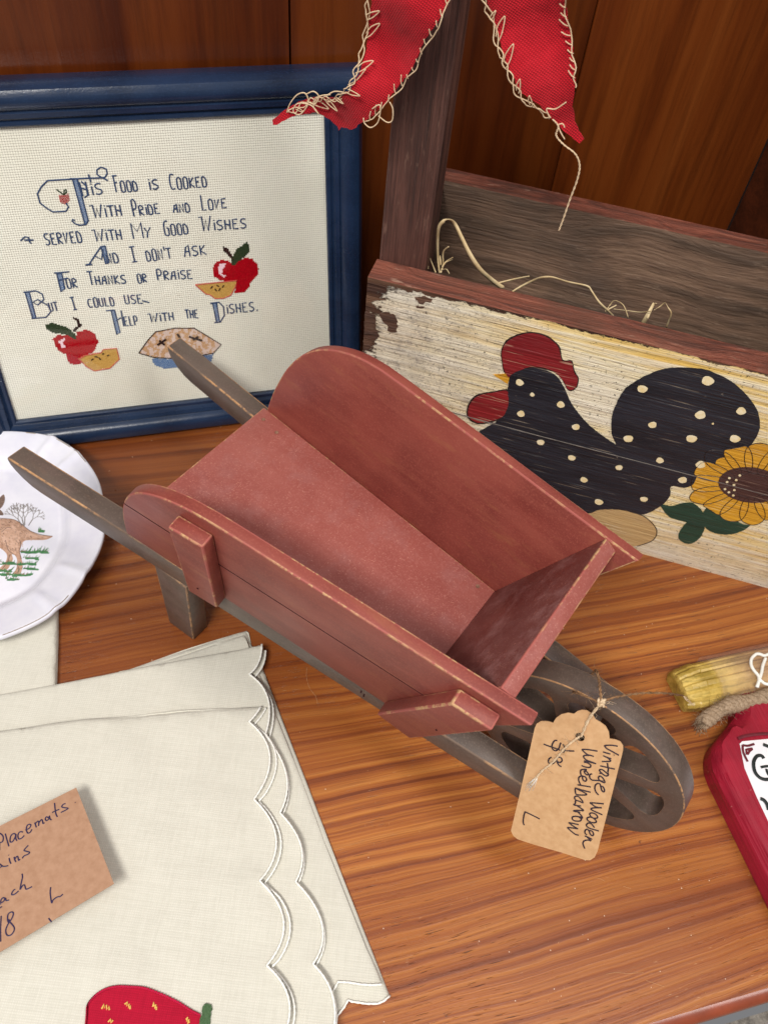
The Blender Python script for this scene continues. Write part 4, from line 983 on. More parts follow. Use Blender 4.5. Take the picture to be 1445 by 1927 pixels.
# middle placemat D with scalloped edge
D_ = thing('placemat', 'cream folded placemat in the middle of the stack, its scalloped edge half hidden', 'placemat', Matrix.Identity(4), G_)
sc1 = scallop((493, 1212), [(488, 1246), (469.5, 1270.5), (505, 1318), (499, 1386), (539, 1460), (527, 1531), (567, 1596), (556.5, 1660), (606, 1740), (589, 1815), (625, 1872), (627, 1945), (650, 2000), (640, 2080)])
sc1b = [(x + 7 if y < 1400 else x + 3, y + 6) for x, y in sc1]
_, h3 = leaf(D_, [(-260, 1362), (0, 1312), (250, 1263)] + [(494, 1219)] + sc1b[1:] + [(-260, 2200)], .0062, fold=[((-260, 1362), (0, 1312)), ((0, 1312), (250, 1263)), ((250, 1263), (494, 1219))], seed=11)
piping(D_, sc1b[1:], .0062, h3)
_, h4 = leaf(D_, [(-260, 1355), (0, 1304.6), (250, 1257)] + sc1 + [(-260, 2200)], .0086, fold=[((-260, 1355), (0, 1304.6)), ((0, 1304.6), (250, 1257)), ((250, 1257), (493, 1212))], edge_lift=list(zip(sc1[::4], sc1[4::4])), lift=.0010, seed=14, amp=.0007)
piping(D_, sc1, .0086, h4)
# top placemat A with the strawberry
A__ = thing('placemat', 'cream folded placemat on top of the stack with a red strawberry patch', 'placemat', Matrix.Identity(4), G_)
sc2 = scallop((492, 1328), [(482, 1345), (469, 1360), (508, 1425), (478, 1504.5), (520, 1580), (489, 1658.6), (534, 1735), (502, 1817), (545, 1890), (520, 1975), (560, 2040), (540, 2110)])
top = [(-260, 1402), (0, 1373), (150, 1353), (320, 1339)]
sc2b = [(x + (9 if i % 24 < 14 else 12), y + 4) for i, (x, y) in enumerate(sc2)]
_, h5 = leaf(A__, [(x, y + 6) for x, y in top] + sc2b + [(-260, 2300)], .0102, fold=[((-260, 1408), (0, 1379)), ((0, 1379), (150, 1359)), ((150, 1359), (492, 1334))], seed=21, amp=.0004)
piping(A__, sc2b, .0102, h5)
_, h6 = leaf(A__, top + sc2 + [(-260, 2300)], .0128, fold=[((-260, 1402), (0, 1373)), ((0, 1373), (150, 1353)), ((150, 1353), (492, 1328))], edge_lift=list(zip(sc2[::4], sc2[4::4])), lift=.0006, seed=25, amp=.0017)
piping(A__, sc2, .0128, h6)
# strawberry appliqué
zs = lambda x, y: (100 + x / 3.6125, 1780 + y / 3.6125)
def patch(name, px, z0, mat, parent, rough=.00025):
    pl = densify([tuple(q) for q in smooth_path([tab(x, y, .0135)[:2] for x, y in px], 5, True)], .0009)
    A_ = np.array(pl); A_ = A_ + RNG.uniform(-1, 1, A_.shape) * rough
    b = sheet([tuple(q) for q in A_], .004, lambda P, D: h6(P, None) + z0 - .0005 * np.clip(1 - D / .0012, 0, 1) ** 2, z0 * 1.5)
    return obj(name, b, mat, parent, smooth=50)
sred = m_cloth('strawberry_red_cloth', lin(178, 18, 50), lin(150, 12, 40), .0005, .5)
sb = patch('strawberry_patch', [zs(*p) for p in ((225, 560), (232, 470), (240, 400), (290, 340), (360, 298), (440, 280), (540, 282), (630, 290), (740, 330), (850, 382), (940, 440), (1000, 470), (1010, 560), (960, 700), (600, 760), (300, 700))], .0010, sred, A__)
b = bmesh.new(); pth = [np.array([*tab(*zs(*p), .0138)[:2]]) for p in smooth_path([(225, 560), (232, 470), (240, 400), (290, 340), (360, 298), (440, 280), (540, 282), (630, 290), (740, 330), (850, 382), (940, 440), (1000, 470)], 12)]
pts = []
for i, q in enumerate(pth):
    pts.append((q[0], q[1] + .0003 * (-1) ** i, float(h6(np.array([q]), None)[0]) + .0009))
obj('strawberry_edging', tube(pts, .0006, 6, b), m_simple('crimson_thread', lin(190, 24, 66), lin(160, 16, 50), 1500, .8, .2), sb, smooth='all')
b = bmesh.new()
def hz6(px, py, up_=.0012): q = tab(px, py, .0138); return (q[0], q[1], float(h6(np.array([q[:2]]), None)[0]) + up_)
for pts in (((335, 430), (350, 400), (355, 425), (368, 405), (370, 435), (385, 415), (388, 438)), ((492, 400), (510, 385), (508, 412), (522, 398), (520, 425), (530, 410), (528, 433)), ((680, 415), (688, 385), (690, 410), (700, 400), (695, 428), (706, 415), (704, 436)), ((905, 500), (915, 485), (912, 515), (925, 500), (918, 530), (930, 515)), ((380, 520), (395, 500), (400, 525), (412, 508))):
    tube([hz6(*zs(*p)) for p in pts], .00042, 5, b)
obj('seed_stitches', b, m_simple('gold_thread', lin(238, 208, 120), lin(216, 178, 84), 900, .8, .2), sb)
gl = m_simple('green_embroidery', lin(84, 112, 78), lin(62, 88, 58), 1300, .9, .2, .0003)
patch('calyx_patch', [zs(*p) for p in ((995, 540), (1010, 470), (1022, 410), (1040, 392), (1070, 398), (1082, 425), (1072, 470), (1062, 560), (1050, 640), (1000, 640))], .0016, gl, sb, .0003)
# cloth under the plate
E_ = thing('placemat', 'cream folded placemat lying under the plate edge, apart from the stack', 'placemat', Matrix.Identity(4), G_)
for k, z in enumerate((.0030, .0062)):
    leaf(E_, [(-260, 1080), (60, 1080), (109 - 2 * k, 1140), (109 - 2 * k, 1200), (106 - 2 * k, 1290), (80, 1330), (-260, 1400)], z, fold=[((109 - 2 * k, 1140), (109 - 2 * k, 1200)), ((109 - 2 * k, 1200), (106 - 2 * k, 1290))], seed=30 + k, amp=.0004)

# ================================================================== KRAFT CARD
cp = [tab(-100, 1620, .0150), tab(215, 1663, .0260), tab(144, 1482, .0245)]
xv = cp[1] - cp[0]; nn_ = np.cross(xv, cp[2] - cp[0]); nn_ /= np.linalg.norm(nn_)
if nn_[2] < 0: nn_ = -nn_
CX = tab(215, 1663, .0260) - tab(0, 1780, .019); 
CF = Frame(cp[1], np.array([CX[0], CX[1], 0]), np.cross(nn_, np.array([CX[0], CX[1], 0]) / np.linalg.norm(CX[:2])))
_q = CF
card = thing('kraft_card', 'brown kraft card with blue handwriting lying on the top placemat', 'price card', CF.m())
cuv = lambda px, py: CF.uv(px, py, 0)
b = sheet([cuv(*p) for p in ((144, 1482), (215, 1663), (0, 1792), (-110, 1850), (-190, 1650))], .006, lambda P, D: .0005 * fbm(P, 40, 2) * 0, .0004)
obj('card_sheet', b, M['kraft2'], card)
zk = lambda x, y: (x / 5.558, 1460 + y / 5.558)
wr = [[(0, 600), (28, 620), (40, 650), (30, 690), (0, 700)], [(60, 605), (75, 660), (98, 738)], [(170, 615), (150, 605), (125, 620), (112, 650), (112, 690), (135, 690), (160, 650), (172, 615), (170, 655), (182, 680)], [(245, 590), (222, 585), (200, 600), (192, 635), (205, 662), (235, 650), (258, 625)],
      [(270, 570), (310, 550), (328, 520), (315, 508), (290, 520), (280, 560), (295, 600), (322, 590), (338, 560)], [(368, 490), (385, 540)], [(372, 505), (400, 475), (410, 490), (408, 525)], [(408, 500), (435, 460), (448, 470), (455, 500), (470, 490)],
      [(510, 440), (490, 430), (478, 452), (492, 470), (515, 450), (520, 420), (530, 455), (545, 460)], [(575, 285), (580, 340), (590, 400), (605, 430)], [(550, 385), (590, 365), (625, 352)], [(690, 292), (665, 300), (650, 325), (680, 335), (715, 340), (700, 355), (640, 385)], [(790, 278), (793, 282)],
      [(0, 920), (30, 945), (60, 948), (92, 940)], [(0, 962), (30, 945)], [(100, 860), (108, 895), (120, 920)], [(95, 828), (97, 832)], [(152, 848), (160, 880), (172, 902)], [(158, 875), (180, 845), (192, 850), (200, 885), (215, 872)], [(300, 728), (262, 770), (262, 785), (312, 800), (300, 820), (255, 840), (238, 865)],
      [(60, 1290), (40, 1275), (15, 1300), (15, 1330), (45, 1310), (62, 1280), (70, 1305), (100, 1300)], [(0, 1345), (15, 1340)], [(165, 1190), (150, 1195), (130, 1225), (130, 1245), (160, 1238), (200, 1205)], [(235, 1025), (240, 1060), (225, 1130), (215, 1190), (240, 1150), (262, 1145), (275, 1185), (300, 1180), (340, 1160)], [(0, 1385), (25, 1368)],
      [(535, 1165), (530, 1230), (545, 1328), (560, 1300), (600, 1270), (635, 1262), (662, 1238)],
      [(18, 1465), (10, 1600), (12, 1735)], [(100, 1545), (85, 1510), (90, 1450), (125, 1425), (145, 1440), (130, 1490), (85, 1560), (65, 1620), (80, 1668), (120, 1665), (152, 1620), (150, 1580), (110, 1530), (95, 1500)], [(512, 1490), (545, 1530)], [(0, 700), (0, 780)]]
b = bmesh.new()
for ln in wr: tube([(u_, v_, .00012) for u_, v_ in [cuv(*zk(*p)) for p in smooth_path(ln, 5)]], .00036, 5, b, nrm=(0, 0, 1), flat=.4)
obj('handwriting', b, M['ink'], card)

# ================================================================== PRICE TAG ON TWINE
T4 = [(1012, 1356), (1174, 1402), (962, 1568), (1112, 1620)]
R4 = [ray(*p) for p in T4]
Am = np.array([-R4[1], -R4[2], R4[3]]).T; tt = np.linalg.solve(Am, -R4[0]); T_ = np.array([1, *tt])
P4 = [r * k for r, k in zip(R4, T_)]; sc_ = min((.0465 - .5) / p[2] for p in P4)
Q4 = [CAM + p * sc_ for p in P4]
n4 = np.cross(Q4[1] - Q4[0], Q4[0] - Q4[2]); n4 /= np.linalg.norm(n4)
TF = Frame(Q4[2], Q4[3] - Q4[2], Q4[0] - Q4[2])
tagt = thing('price_tag', 'small scalloped kraft price tag tied with twine to the wheelbarrow wheel', 'price tag', TF.m())
zt_ = lambda x, y: (950 + x / 5.668, 1300 + y / 5.668)
tuv = lambda px, py: TF.uv(px, py, 0)
ol = [(62, 1490), (85, 1545), (130, 1582), (300, 1638), (600, 1725), (850, 1805), (905, 1808), (955, 1775), (985, 1710), (1080, 1340), (1170, 980), (1255, 640), (1255, 590), (1225, 545), (1165, 520), (1112, 512), (1105, 440), (1070, 375), (1010, 330), (960, 300), (935, 245), (870, 205), (820, 198), (775, 210), (735, 240), (670, 228), (600, 245), (545, 285), (515, 335), (450, 318), (385, 318), (340, 345), (318, 395), (250, 700), (160, 1090), (75, 1440)]
def tagh(P, D): return .0007 * np.sin(P[:, 0] * 60 + .5) * np.clip(P[:, 1] * 30, 0, 1)
hc = np.array(tuv(*zt_(800, 488))); hole = [(hc[0] + 0.0024 * math.cos(a), hc[1] + .0024 * math.sin(a)) for a in np.linspace(0, 6.283, 15)[:-1]]
b = sheet([tuv(*zt_(*p)) for p in ol], .004, tagh, .0005, None, [hole])
obj('tag_card', b, M['kraft'], tagt)
za = lambda x, y: (1060 + x / 12.04, 1380 + y / 12.04)
zb_ = lambda x, y: (1050 + x / 12.04, 1490 + y / 12.04)
wa = [[(1225, 292), (1090, 268), (950, 270), (935, 285), (980, 340), (1100, 410), (1250, 500)], [(895, 415), (1060, 468)], [(1135, 490), (1150, 492)], [(900, 500), (960, 530), (1080, 575)], [(960, 525), (1020, 570), (1060, 630), (870, 632)],
      [(830, 730), (1160, 812)], [(990, 670), (1005, 760), (1010, 820), (1000, 880)], [(1000, 890), (1012, 935), (985, 962), (930, 950), (860, 890), (815, 840), (830, 815), (890, 825), (1000, 920)], [(890, 920), (850, 895), (815, 905)],
      [(790, 1010), (800, 975), (835, 965), (890, 1010), (935, 1110), (860, 1090), (805, 1045), (790, 1010)], [(900, 1085), (800, 1065), (680, 1055), (620, 1030), (590, 970), (605, 920), (650, 910)],
      [(845, 1195), (895, 1210), (928, 1285), (905, 1325), (865, 1285), (842, 1200), (820, 1140), (770, 1130), (722, 1170), (710, 1250), (740, 1330), (795, 1390)],
      [(770, 395), (600, 362), (440, 350), (450, 385), (540, 465), (620, 490), (690, 515)], [(600, 488), (480, 490), (460, 525), (520, 590), (640, 640), (740, 680)], [(740, 680), (600, 640), (465, 612)], [(465, 640), (540, 655), (615, 705), (600, 760), (500, 750), (410, 715)],
      [(475, 850), (520, 850), (562, 905), (540, 930), (495, 900), (475, 850), (525, 805), (410, 812), (388, 865), (402, 935)], [(432, 965), (490, 970), (525, 1030), (500, 1072), (452, 1050), (430, 985), (440, 952), (370, 965), (345, 1020), (365, 1100), (400, 1165)],
      [(320, 1150), (400, 1165), (620, 1205)], [(265, 1220), (420, 1270), (615, 1325)], [(300, 1240), (400, 1290), (520, 1360), (490, 1385), (310, 1375), (275, 1320), (268, 1235)]]
wb = [[(540, 180), (470, 100), (400, 85), (375, 120), (400, 170), (480, 200), (560, 235), (545, 180)], [(400, 190), (385, 255), (360, 285), (520, 310)], [(400, 285), (470, 330), (572, 402), (540, 425)], [(560, 410), (365, 412), (380, 432), (500, 455)], [(440, 440), (500, 500), (550, 570), (520, 600)],
      [(545, 565), (400, 545), (325, 560), (330, 620), (400, 652), (500, 650), (525, 600), (470, 570)], [(465, 735), (258, 690), (275, 715), (380, 790), (450, 830)], [(450, 830), (222, 800), (260, 850), (340, 920), (400, 960), (465, 975)],
      [(1030, 270), (740, 240), (760, 270), (860, 340), (985, 360)], [(985, 360), (800, 358), (745, 382), (790, 420), (1000, 520)], [(750, 470), (715, 490), (730, 540), (800, 590), (870, 592), (890, 555), (830, 490), (750, 470)],
      [(690, 570), (655, 590), (670, 640), (760, 690), (840, 692), (862, 660), (800, 595), (730, 565), (690, 570)], [(820, 810), (760, 730), (690, 700), (640, 740), (660, 790), (740, 830), (920, 885)],
      [(700, 870), (770, 890), (800, 955), (772, 990), (722, 950), (700, 885), (660, 842), (610, 870), (608, 930), (650, 975)], [(600, 1000), (650, 1010), (770, 1075)], [(650, 1020), (740, 1105), (680, 1090), (600, 1100), (560, 1150), (575, 1220), (600, 1280)]]
wr = [
      [(415, 560), (470, 580), (530, 600), (590, 625)], [(560, 520), (530, 525), (505, 570), (510, 610), (545, 630), (580, 600), (590, 565), (600, 545)], [(620, 560), (640, 600), (625, 655)], [(600, 625), (660, 630), (740, 635)],
      [(500, 700), (475, 715), (465, 750), (490, 770), (525, 760), (545, 725), (565, 700), (600, 705), (612, 735), (590, 755), (565, 745), (545, 720), (575, 780), (605, 800)],
      [(215, 1285), (200, 1340), (195, 1400), (205, 1430)], [(215, 1285), (290, 1320), (350, 1350), (372, 1362)]]
b = bmesh.new()
for ln, zf_ in [(l_, zt_) for l_ in wr] + [(l_, za) for l_ in wa] + [(l_, zb_) for l_ in wb]:
    P = [tuv(*zf_(*p)) for p in smooth_path(ln, 4)]; A_ = np.array(P); H = tagh(A_, None)
    tube([(x, y, h + .00012) for (x, y), h in zip(A_, H)], .00042, 5, b, nrm=(0, 0, 1), flat=.4)
obj('handwriting', b, M['ink2'], tagt)
e1 = (998, 1478)
# twine: through the hole, knot, round the rim, loose end to the right
def wheel_rim(px, py, yy):                      # point on the wheel side face plane y = yy
    n = BY; return on_plane(px, py, BO + BY * yy, n)
def at_dist(px, py, d): return CAM + ray(px, py) * d
TM = TF.m().inverted()
def tl(p): return np.array(TM @ Vector(tuple(p)))
dT = lambda px, py, h=.0: on_plane(px, py, TF.o + TF.z * h, TF.z)
kn_ = dT(1131, 1322, .006)
def twist(name, base, r, mat, parent, n=8, fuzz=40, turns=1.1):
    W_ = smooth_path(base, n); b = bmesh.new()
    for th in range(2):
        pts = []
        for i, q in enumerate(W_):
            t_ = W_[min(i + 1, len(W_) - 1)] - W_[max(i - 1, 0)]; t_ /= max(np.linalg.norm(t_), 1e-9); a_ = np.cross(t_, (.2, .3, 1)); a_ /= np.linalg.norm(a_); c_ = np.cross(t_, a_)
            ang = i * turns + th * math.pi; pts.append(q + (a_ * math.cos(ang) + c_ * math.sin(ang)) * r * .62)
        tube(pts, r * .72, 6, b)
    for k in range(fuzz):
        i = RNG.integers(0, len(W_) - 1); q = W_[i]; d_ = RNG.normal(size=3); d_ /= np.linalg.norm(d_); L = RNG.uniform(.001, .005)
        e_ = RNG.normal(size=3) * .5
        tube([q, q + d_ * L * .5, q + (d_ + e_ * .6) * L], .00006, 3, b)
    return obj(name, b, mat, parent, smooth='all')
hw = dT(1091, 1387, .0005)
b = bmesh.new()
for k in range(16):
    f0_ = np.array(tl(dT(1012, 1460, .0014))); f1_ = np.array(tl(dT(994 + RNG.uniform(-8, 8), 1484 + RNG.uniform(-8, 6), .001)))
    tube([f0_, (f0_ + f1_) / 2 + RNG.normal(size=3) * .0004, f1_], .00011, 4, b)
tag(obj('frayed_fibres', b, M['piping'], tagt, smooth='all'), kind='stuff')
rimt = wheel_rim(1122, 1268, -.004) + np.array([0, 0, .0010])
twist('twine', [tl(p) for p in (hw - TF.z * .002, dT(1094, 1383, .001), dT(1108, 1352, .004), kn_, )], .00062, M['twine'], tagt)
twist('twine', [tl(p) for p in (kn_, at_dist(1129, 1300, .418), at_dist(1127, 1280, .424), rimt, wheel_rim(1119, 1262, .006), wheel_rim(1117, 1264, .0078) - BZ * .008)], .0006, M['twine_dk'], tagt)
twist('twine', [tl(p) for p in (kn_, at_dist(1105, 1312, .421), at_dist(1085, 1304, .426), wheel_rim(1078, 1302, -.0085))], .00045, M['twine_dk'], tagt)
twist('twine', [tl(p) for p in (hw - TF.z * .001, dT(1080, 1393, .002), dT(1062, 1408, .0025), dT(1040, 1434, .0022), dT(1018, 1452, .0016), dT(998, 1478, .0012))], .00046, M['twine'], tagt, fuzz=70)
twist('twine', [tl(p) for p in (kn_, at_dist(1150, 1314, .424), at_dist(1180, 1308, .432), at_dist(1215, 1304, .44), at_dist(1255, 1305, .448), tab(1284, 1309, .030))], .00052, M['twine_dk'], tagt, fuzz=60)
b = bmesh.new()
for k in range(5):
    P = [tl(kn_) + np.array([math.cos(a + k) * .0014, math.sin(a + k * 2) * .0018, math.sin(a * 2 + k) * .0012]) for a in np.linspace(0, 6.28, 14)]
    tube(P, .0006, 6, b)
for k in range(7):
    d_ = RNG.normal(size=3) * .0035; tube([tl(kn_), tl(kn_) + d_ * .6, tl(kn_) + d_ + RNG.normal(size=3) * .001], .0001, 3, b)
e0 = tl(tab(1284, 1309, .030))
for k in range(8): tube([e0, e0 + (tl(tab(1290 + k, 1312 + 2 * k, .028)) - e0) * .5 + RNG.normal(size=3) * .0006, tl(tab(1292 + k * 2, 1312 + k * 2.4, .027))], .00018, 4, b)
obj('knot', b, M['twine'], tagt, smooth='all')

# ================================================================== PLATE WITH KANGAROO
PC = np.array([-.2900, .3240]); 
pr_px = [(0, 818), (45, 819), (80, 823), (105, 829), (128, 841), (150, 857), (170, 880), (187, 908), (196, 945), (199, 985), (197, 1018), (190, 1040), (178, 1064), (163.7, 1088), (146, 1115), (128, 1137), (108, 1156), (80, 1174), (40, 1193), (0, 1208)]
rim_r = [tab(x, y, .017)[:2] for x, y in pr_px]
c0 = (rim_r[0] + rim_r[-1]) / 2; c0 = np.array([-.2905, .3285])
pl = [tuple(p) for p in rim_r] + [tuple(2 * c0 - p) for p in rim_r]
ang = sorted([(math.atan2(p[1] - c0[1], p[0] - c0[0]), math.hypot(p[0] - c0[0], p[1] - c0[1])) for p in pl])
_pc = {}
def prad(a):
    if a not in _pc: _pc[a] = sum(prad0(a + d) for d in np.linspace(-.035, .035, 7)) / 7
    return _pc[a]
def prad0(a):
    xs = np.array([q[0] for q in ang]); ys_ = np.array([q[1] for q in ang]); xs = np.r_[xs - 2 * math.pi, xs, xs + 2 * math.pi]; ys_ = np.r_[ys_, ys_, ys_]
    return float(np.interp(a, xs, ys_))
facets = [math.atan2(*(tab(x, y, .017)[:2] - c0)[::-1]) for x, y in ((105, 829), (152, 858), (165, 1086), (110, 1154))]
facets += [f + math.pi for f in facets]
NA = 288
def pheight(rn, a):                             # rn 0..1 of the rim radius
    if rn < .66: z = .0045
    elif rn < .76: t = (rn - .66) / .10; z = .0045 + .0075 * (t * t * (3 - 2 * t))
    else: z = .0120 + .0055 * ((rn - .76) / .24)
    if rn > .74:
        for f in facets:
            d = (a - f + math.pi) % (2 * math.pi) - math.pi; z += .0017 * math.exp(-(d / .035) ** 2) * min(1, (rn - .74) / .08)
    return z
rings = []
for rn in (.02, .2, .4, .55, .64, .66, .68, .70, .72, .74, .76, .78, .81, .85, .89, .93, .96, .98, .992, 1.0):
    rings.append([(c0[0] + math.cos(a) * prad(a) * (rn if rn > .8 else rn * (.0 + 1)), c0[1] + math.sin(a) * prad(a) * rn, pheight(rn, a) - (.0009 if rn == 1.0 else .0002 if rn == .992 else 0)) for a in np.linspace(-math.pi, math.pi, NA + 1)[:-1]])
for rn, dz in ((1.002, -.0030), (.99, -.0046), (.9, -.0050), (.74, -.0040), (.60, -.0040), (.58, -.0075 + .003), (.56, -.0042), (.02, -.0035)):
    rings.append([(c0[0] + math.cos(a) * prad(a) * rn, c0[1] + math.sin(a) * prad(a) * rn, pheight(rn, a) + dz) for a in np.linspace(-math.pi, math.pi, NA + 1)[:-1]])
PZ = .0042
rings = [[(x, y, z + PZ) for x, y, z in r] for r in rings]
def m_glaze():
    t = NT('white_glaze'); v = t.map()
    col = t.mix(t.step(t.noise(v, 60, 4), .4, .7), lin(226, 226, 236), lin(216, 216, 230))
    return t.fin(col, .12, None, .6, Coat_Weight=.4, Coat_Roughness=.05)
plate = thing('plate', 'white glazed plate with faceted rim and a painted brown kangaroo', 'plate', Matrix.Identity(4))
bd_ = obj('dish', loft(rings), m_glaze(), plate, smooth='all')
gilt = m_simple('worn_gilt', lin(150, 132, 108), lin(120, 104, 84), 400, .4)
for a0, a1 in ((.06, .32), (-.95, -.50), (1.0, 1.15), (1.34, 1.42), (-1.25, -1.02), (.78, .95)):
    pts = []
    for i, a in enumerate(np.linspace(a0, a1, 60)):
        pts.append((c0[0] + math.cos(a) * prad(a) * .988, c0[1] + math.sin(a) * prad(a) * .988, pheight(.988, a) + PZ + .0000 + .00012 * math.sin(i * 1.7) * math.sin(i * .3)))
    obj('worn_gilt_line', tube(pts, .00030, 5), gilt, plate)
zp = lambda x, y: (x / 5.505, 900 + y / 5.505)
PH = .0045 + PZ
puv = lambda px, py: tuple(tab(px, py, PH)[:2])
def decal(name, pts, mat, h, parent, sm=True):
    pl = [puv(*zp(*p)) for p in pts]
    if sm: pl = [tuple(q) for q in smooth_path(pl, 5, True)]
    return obj(name, sheet(pl, .02, lambda P, D: np.full(len(P), PH + h), .00006), mat, parent)
fur = m_simple('brown_fur_print', lin(196, 160, 138), lin(166, 126, 102), 520, .25, .5); fur2 = m_simple('pale_fur_print', lin(212, 176, 156), lin(186, 146, 120), 520, .25, .5); furd = m_simple('dark_fur_print', lin(128, 104, 92), lin(100, 80, 72), 520, .25, .5)
rooB = decal('kangaroo_print', ((-160, 400), (-60, 420), (60, 420), (150, 432), (215, 465), (265, 510), (320, 548), (380, 575), (440, 592), (550, 600), (480, 636), (400, 640), (320, 640), (255, 650), (222, 700), (205, 760), (225, 830), (240, 900), (228, 960), (205, 1000), (135, 992), (172, 940), (182, 850), (160, 800), (128, 790), (138, 840), (110, 900), (70, 950), (-20, 955), (55, 880), (78, 800), (30, 740), (-60, 690), (-200, 640)), fur, .00006, plate)
decal('kangaroo_hip_print', ((20, 560), (80, 500), (150, 500), (200, 560), (205, 660), (180, 760), (150, 790), (90, 740), (40, 680)), fur2, .0001, rooB)
decal('kangaroo_tail_print', ((300, 560), (380, 590), (520, 604), (430, 618), (330, 620), (270, 600)), fur2, .0001, rooB)
decal('kangaroo_ear_print', ((-20, 240), (40, 168), (56, 225), (30, 290), (-10, 320)), furd, .00008, rooB); decal('kangaroo_head_print', ((-60, 310), (10, 330), (42, 378), (-10, 384), (-80, 380)), furd, .00006, rooB)
b = bmesh.new()
for ln in (((-60, 412), (60, 418), (150, 430), (220, 468), (270, 512), (330, 552), (430, 585), (548, 602)), ((205, 640), (222, 690), (208, 760), (228, 840)), ((110, 790), (80, 870), (30, 940)), ((180, 880), (200, 960), (160, 990)), ((20, 560), (80, 510), (130, 520)), ((60, 640), (90, 740), (150, 790))):
    tube([(*puv(*zp(*p)), PH + .00012) for p in smooth_path(ln, 5)], .00024, 4, b, nrm=(0, 0, 1), flat=.3)
obj('kangaroo_outline_print', b, furd, rooB)
rr_ = random.Random(4)
body_ = [puv(*zp(*p)) for p in ((-60, 430), (60, 425), (150, 440), (215, 475), (265, 520), (380, 585), (520, 604), (400, 632), (255, 642), (205, 760), (140, 770), (90, 740), (0, 700))]
for m_i, mt_ in enumerate((furd, fur2)):
    b = bmesh.new(); n_s = 0
    while n_s < (120 if m_i == 0 else 200):
        x, y = rr_.uniform(0, 540), rr_.uniform(420, 780); q0 = puv(*zp(x, y))
        if not inside([q0], body_)[0]: continue
        a_ = .25 + (y - 430) / 350 * .9 + rr_.uniform(-.3, .3); L = rr_.uniform(8, 20)
        q1 = puv(*zp(x + math.cos(a_) * L, y + math.sin(a_) * L)); n_s += 1
        tube([(*q0, PH + .00012), (*q1, PH + .00012)], .00013 if m_i == 0 else .00020, 4, b, nrm=(0, 0, 1), flat=.3)
    tag(obj('fur_strokes', b, mt_, rooB), kind='stuff')
b = bmesh.new()
def branch(x, y, a, L, d):
    x2, y2 = x + math.cos(a) * L, y - math.sin(a) * L
    tube([(*puv(*zp(x, y)), PH + .00008), (*puv(*zp(x2, y2)), PH + .00008)], .00022 if d else .00035, 4, b, nrm=(0, 0, 1), flat=.3)
    if d < 4:
        for k in (-1, 1): branch(x2, y2, a + k * rr_.uniform(.25, .6), L * rr_.uniform(.66, .85), d + 1)
for x, a in ((260, 1.55), (230, 2.1), (300, 1.0), (250, 1.8)): branch(x, 490, a, 75, 0)
obj('shrub_print', b, m_simple('grey_shrub_print', lin(140, 134, 132), lin(116, 112, 108), 500, .25), plate)
b = bmesh.new(); b2 = bmesh.new()
for x0, x1, yy, n in ((215, 500, 765, 46), (-60, 120, 880, 26), (240, 400, 830, 16), (130, 390, 890, 24), (-40, 330, 1000, 40), (-60, 200, 960, 18), (60, 190, 1045, 14), (220, 370, 940, 16), (390, 440, 545, 8)):
    for k in range(n):
        x = rr_.uniform(x0, x1); y = yy + rr_.uniform(-10, 10); L = rr_.uniform(25, 75) * (1.2 if yy == 765 else .7)
        tube([(*puv(*zp(x, y)), PH + .00008), (*puv(*zp(x + L * rr_.uniform(.1, .9), y - L * rr_.uniform(.2, 1))), PH + .00008)], rr_.uniform(.0002, .0005), 4, b if rr_.random() < .75 else b2, nrm=(0, 0, 1), flat=.2, taper=lambda t: 1 - .8 * t)
    for k in range(n // 2):
        x = rr_.uniform(x0, x1 - 30); y = yy + rr_.uniform(-6, 12); L = rr_.uniform(30, 80)
        tube([(*puv(*zp(x, y)), PH + .00007), (*puv(*zp(x + L, y + rr_.uniform(-6, 6))), PH + .00007)], rr_.uniform(.0004, .0008), 4, b, nrm=(0, 0, 1), flat=.12)
obj('grass_print', b, m_simple('green_grass_print', lin(82, 136, 92), lin(60, 108, 70), 300, .25), plate); obj('grass_print', b2, m_simple('brown_grass_print', lin(140, 120, 100), lin(110, 96, 76), 300, .25), plate)

# ================================================================== RED WOODEN BOTTLE ORNAMENT
AX = np.array([.33, -.944, 0]); AX /= np.linalg.norm(AX); PX_ = np.array([.944, .33, 0]); PX_ /= np.linalg.norm(PX_)
BF = Frame(np.array([0, 0, 0.]), PX_, -AX)
bottle = thing('bottle_ornament', 'crimson wooden bottle cut-out with white lettered label and yellow stopper', 'ornament', BF.m())
CP_ = .333
def bo(p, a, z): return (p, -a, z)
half = [(.0190, -.172), (.0195, -.165), (.0235, -.158), (.0370, -.1500), (.0478, -.1430), (.0535, -.1345), (.0556, -.1250), (.0556, -.1100), (.0556, -.03), (.054, .010)]
half = [tuple(q) for q in smooth_path(half, 3)]
ringxy = [(CP_ - w_, a) for w_, a in half] + [(CP_ + w_, a) for w_, a in half[::-1]]
R_ = []
for inset, z in ((.0008, 0), (0, .0010), (0, .0135), (.0012, .0155), (.0040, .0185), (.0052, .0200), (.0075, .0206)):
    r = []
    for i, (p, a) in enumerate(ringxy):
        s_ = 1 if p < CP_ else -1
        wv = .0005 * math.sin(i * 1.7 + z * 900) if 0 < inset < .006 else 0
        w_ = abs(CP_ - p); r.append(bo(CP_ - s_ * max(w_ - inset + wv, .004), min(a + (inset if a < -.15 else 0), .01 - inset), z))
    R_.append(r)
